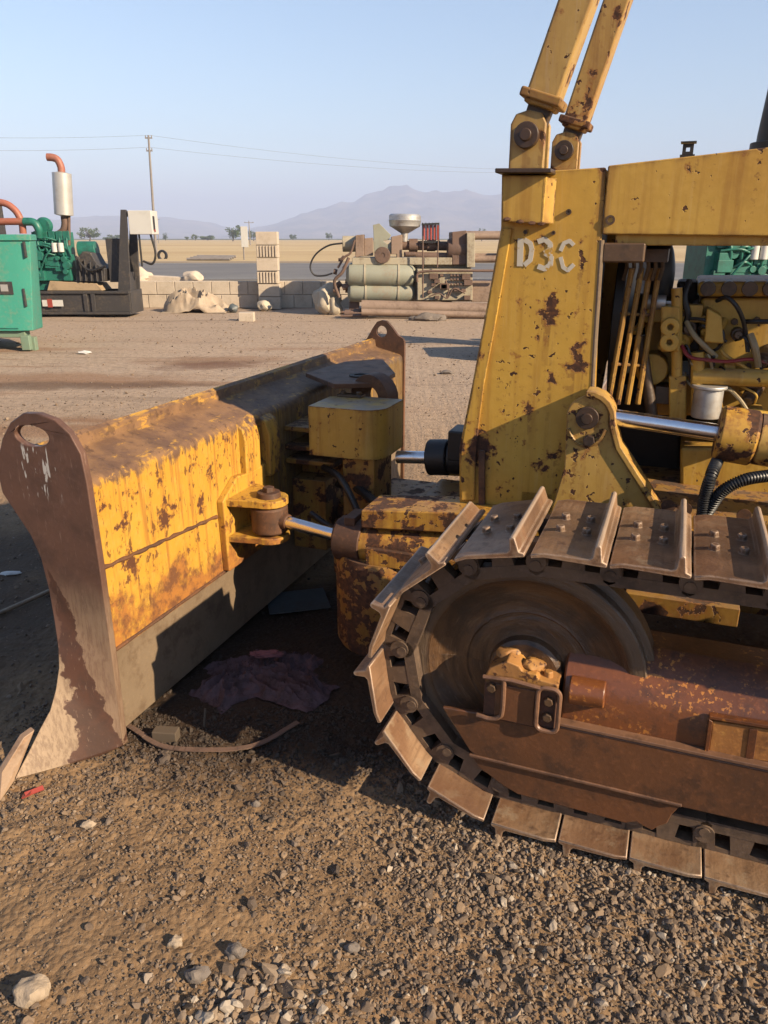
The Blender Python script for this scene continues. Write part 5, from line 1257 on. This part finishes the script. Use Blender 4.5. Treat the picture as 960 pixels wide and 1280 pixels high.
# ---- trees on the plain
def leafm(name, a, c):
    t = NT(name); n = t.noise(.6, 3, .6); return t.done(t.mix(t.step(n, .35, .65), a, c), .9, 0, None, .2)
M['leaf'] = leafm('leaves', (.06, .10, .04), (.13, .17, .065)); M['bark'] = plain('bark', (.12, .09, .065), .9)
def tree(px_, Y, wpx, hpx, label, seed, low=False):
    rg = random.Random(seed); x = G(Y, px_, 300).x; W_ = wpx/F*Y*.5; H_ = hpx/F*Y*1.05
    t = thing('tree', label, 'tree', (x, Y, 0), 0, 'trees at the edge of the plain')
    b = B(); b.tube([(x, Y, -.2), (x+.1*W_, Y, H_*.3), (x, Y, H_*.7)], [W_*.09, W_*.06, W_*.02], 8)
    for k in range(5):
        a = rg.random()*6.28; b.tube([(x, Y, H_*.25+.05*k*H_), (x+math.cos(a)*W_*.6, Y+math.sin(a)*W_*.6, H_*(.5+.08*k))], [W_*.04, W_*.01], 6)
    b.build('trunk', 'bark', t)
    b = B(); cl = [(rg.uniform(-.7, .7), rg.uniform(-.7, .7), rg.uniform(.3, .85)) for _ in range(13)]
    for k in range(900):
        c = cl[k % 13]; rr = .36*(1-.3*abs(c[0])); d = Vector((rg.gauss(0, 1), rg.gauss(0, 1), rg.gauss(0, .8))).normalized()*rr*rg.random()**.4
        p = Vector((x+(c[0]+d.x)*W_, Y+(c[1]+d.y)*W_, max(.1, (c[2]+d.z*.6)*H_))); s_ = .07*W_*rg.uniform(.6, 1.4)
        n = Vector((rg.gauss(0, 1), rg.gauss(0, 1), rg.gauss(0, 1))).normalized(); u = n.orthogonal().normalized(); v = n.cross(u)
        b.bm.faces.new([b.bm.verts.new(p+u*s_), b.bm.verts.new(p+v*s_*.6), b.bm.verts.new(p-u*s_), b.bm.verts.new(p-v*s_*.6)])
    b.build('crown', 'leaf', t)
for i, (px_, Y, w_, h_, lb) in enumerate((
    (112, 420, 26, 15, 'wide dark bush seen between the green engine and the charcoal terminal box'),
    (207, 520, 8, 9, 'small dark round tree just right of the tall power pole'),
    (234, 560, 7, 5, 'lowest bush, left of the two small ones between pole and white board'),
    (244, 540, 10, 7, 'small bush, right of its low neighbour, between pole and white board'),
    (259, 600, 22, 5, 'long low bush between the small bushes and the white board'),
    (291, 430, 23, 17, 'largest dark tree, standing just left of the white board'),
    (317, 470, 14, 12, 'dark tree seen between white board and block pillar'),
    (366, 700, 12, 6, 'tiny bush on the plain right of the block pillar'),
    (411, 650, 10, 8, 'round bush on the plain above the loose black cable'),
    (602, 430, 12, 14, 'tree seen through the tie bars of the moulding machine'),
    (140, 640, 20, 6, 'low far bush behind the charcoal control stand'),
    (70, 600, 20, 9, 'far bush behind the green engine and its silver muffler'))):
    tree(px_, Y, w_, h_, lb, 100+i)

# ---- things lying about on the near ground
def gp_(x, y, z=0.):
    d = ray(x, y); q = CAM+d*((z-CAMZ)/d.z); return q
# rags in the shade
w = gp_(330, 850); b = B(); n = 64
for (ox, oy, an_, sx_, sy_, sd_, hz0) in ((-.03, .02, .2, .20, .13, 3, .0), (.09, -.05, -.5, .15, .10, 11, .012), (-.11, -.04, .9, .12, .09, 23, .008), (.05, .09, 1.4, .10, .15, 31, .0)):
    gr = []
    for j in range(n):
        row = []
        for i in range(n):
            u, v_ = i/(n-1)*2-1, j/(n-1)*2-1
            q = Vector((u*1.5+sd_, v_*1.5, sd_*.7)); wx = mnoise.noise(q)*.5; wy = mnoise.noise(q+Vector((5, 2, 1)))*.5
            uu, vv = u+wx*.5, v_+wy*.5
            e = max(0, 1-max(abs(u), abs(v_))**3)
            f1 = (1-abs(mnoise.noise(Vector((uu*1.3+vv*.9+sd_, vv*2.8, 1))))*2.2); f2 = (1-abs(mnoise.noise(Vector((uu*3.2-vv*2, vv*5+sd_, 5))))*2.2); f3 = 1-abs(mnoise.noise(Vector((uu*8, vv*7+sd_, 8))))*2
            h = hz0+e*(.012+.045*max(0, f1)**2+.010*max(0, f2)**1.3+.002*max(0, f3)); a_, c_ = (u+wx*.35)*sx_, (v_+wy*.35)*sy_
            x = w.x+ox+a_*math.cos(an_)-c_*math.sin(an_); y = w.y+oy+a_*math.sin(an_)+c_*math.cos(an_)
            row.append(b.bm.verts.new((x, y, float(gheight(x, y))-.006+h)))
        gr.append(row)
    for j in range(n-1):
        for i in range(n-1): b.bm.faces.new((gr[j][i], gr[j][i+1], gr[j+1][i+1], gr[j+1][i]))
solo(b, 'rag_pile', 'cloth', 'crumpled purplish rags dumped on oily soil in the shade between blade and track', 'rags', (w.x, w.y, 0))
p = [gp_(*q) for q in ((322, 835), (345, 830), (352, 846), (330, 852))]
b = B(); c = gp_(335, 838); b.blob((c.x, c.y, .068), (.055, .018, .012), 4, .5, 3, 3); solo(b, 'rag', 'pinkc', 'small pink rag lying on top of the purplish rag pile', 'rag', (c.x, c.y, .05))
pts = [gp_(x, y, .012) for x, y in ((152, 902), (172, 913), (200, 931), (240, 937), (290, 935), (330, 926), (372, 902))]
b = B()
for a, c in zip(catm(pts, 6)[:-1], catm(pts, 6)[1:]):
    m = (a+c)/2; d = c-a; m.z = float(np.mean(gheight(m.x+np.array([0, .04, -.04, .03, -.03]), m.y+np.array([0, .03, -.03, -.04, .04]))))+.013; b.box(m, (d.length*1.10, .018, .004), Matrix.Rotation(math.atan2(d.y, d.x), 3, 'Z'))
solo(b, 'steel_strap', 'brownm', 'thin curved steel strap lying on the ground below the blade corner', 'strap', pts[2])
c = gp_(207, 925); z = float(gheight(c.x, c.y)); b = B(); b.box((c.x, c.y+.01, z+.016), (.080, .04, .042), Matrix.Rotation(R(-6), 3, 'Z'))
solo(b, 'wood_block', 'wood', 'small dark wooden block lying on the curved steel strap', 'block', (c.x, c.y, z), bev=.004)
c = gp_(255, 908); b = B(); b.cyl((c.x, c.y, .0), (c.x+.004, c.y+.02, .055), .004, seg=6); solo(b, 'twig', 'wood', 'thin upright twig behind the curved steel strap', 'twig', (c.x, c.y, 0))
c = gp_(44, 995); z = float(gheight(c.x, c.y)); b = B(); b.box((c.x, c.y, z+.014), (.050, .014, .004), Matrix.Rotation(R(38), 3, 'Z')@Matrix.Rotation(R(28), 3, 'X')); b.box((c.x-.016, c.y-.012, z+.012), (.026, .018, .004), Matrix.Rotation(R(10), 3, 'Z')@Matrix.Rotation(R(-20), 3, 'Y'))
solo(b, 'plastic_scrap', 'redp', 'bent red plastic scrap on the gravel beside the blade corner', 'scrap', (c.x, c.y, z))
a, c = gp_(-60, 793, .012), gp_(66, 737, .012); b = B(); b.cyl(a, c, .010, seg=10); solo(b, 'steel_rod', 'bareg', 'long steel rod lying on the shaded ground left of the blade', 'rod', (a+c)/2)
c = gp_(14, 717); z = float(gheight(c.x, c.y)); b = B(); b.blob((c.x, c.y, z+.006), (.05, .018, .008), 5, .4, 2); solo(b, 'paper_scrap', 'white', 'pale paper scrap on the shaded ground at the left photo edge', 'litter', (c.x, c.y, z))
c = gp_(106, 442); z = float(gheight(c.x, c.y)); b = B(); b.blob((c.x, c.y, z+.02), (.10, .05, .025), 6, .4, 2); solo(b, 'paper_scrap', 'white', 'white litter on the sunny yard below the charcoal skid', 'litter', (c.x, c.y, z))
c = gp_(372, 754); b = B(); b.box((c.x, c.y, .012), (.26, .20, .004), Matrix.Rotation(R(14), 3, 'Z')); o = solo(b, 'plastic_sheet', 'bluep', 'blue-grey sheet lying on the ground in the shade behind the round drum', 'sheet', (c.x, c.y, .01))
c = gp_(558, 467); z = float(gheight(c.x, c.y)); b = B(); b.blob((c.x, c.y, z+.01), (.09, .05, .03), 2, .35, 2); solo(b, 'soil_clod', 'rockdark', 'dark clod on the sunny ground between blade and radiator guard', 'clod', (c.x, c.y, z))

# ================================================================== AIR, LIGHT, CAMERA
hb = B(); hb.bx(-9600, 9600, -9600, 9600, -6, 420); hz_ = hb.build('haze', plain('tmp', (1, 1, 1)), None); hz_['kind'] = 'stuff'
hm = bpy.data.materials.new('haze_air'); hm.use_nodes = True; nt = hm.node_tree; nt.nodes.remove(nt.nodes['Principled BSDF'])
pv = nt.nodes.new('ShaderNodeVolumePrincipled'); pv.inputs['Density'].default_value = 3.6e-4; pv.inputs['Color'].default_value = (.44, .52, .74, 1); pv.inputs['Anisotropy'].default_value = -.1
nt.links.new(pv.outputs[0], nt.nodes['Material Output'].inputs['Volume']); hz_.data.materials.clear(); hz_.data.materials.append(hm)

EL = R(27.5); SAZ = AZ-R(12.7)           # sun: behind and to the right of the camera
sd = Vector((math.cos(EL)*math.cos(SAZ), math.cos(EL)*math.sin(SAZ), math.sin(EL)))
sl_ = bpy.data.lights.new('sun', 'SUN'); sl_.energy = 5.0; sl_.angle = R(.5); sl_.color = (1, .81, .57)
so = bpy.data.objects.new('sun', sl_); COL.objects.link(so); so.rotation_euler = (-sd).to_track_quat('-Z', 'Y').to_euler(); so.location = (6, -6, 8)
wd = bpy.data.worlds.new('World'); sc.world = wd; wd.use_nodes = True; nt = wd.node_tree
sk = nt.nodes.new('ShaderNodeTexSky'); sk.sky_type = 'NISHITA'; sk.sun_disc = False; sk.sun_elevation = EL; sk.sun_rotation = R(90)-SAZ
sk.altitude = 2000; sk.air_density = 1.5; sk.dust_density = .5; sk.ozone_density = 3.0
bg = nt.nodes['Background']; bg.inputs['Strength'].default_value = .070; nt.links.new(sk.outputs[0], bg.inputs['Color'])

cd = bpy.data.cameras.new('camera'); co = bpy.data.objects.new('camera', cd); COL.objects.link(co)
co.location = CAM; co.rotation_euler = (R(90)-PITCH, 0, 0); cd.sensor_fit = 'VERTICAL'; cd.sensor_height = 24; cd.lens = 24*F/1280; cd.clip_start = .05; cd.clip_end = 30000
sc.camera = co
sc.view_settings.view_transform = 'Standard'; sc.view_settings.look = 'None'; sc.view_settings.exposure = 1.42; sc.view_settings.gamma = 1
sc.cycles.use_denoising = True
sc.cycles.max_bounces = 6; sc.cycles.diffuse_bounces = 3; sc.cycles.glossy_bounces = 3; sc.cycles.volume_bounces = 2
try: sc.cycles.denoiser = 'OPENIMAGEDENOISE'
except Exception: pass
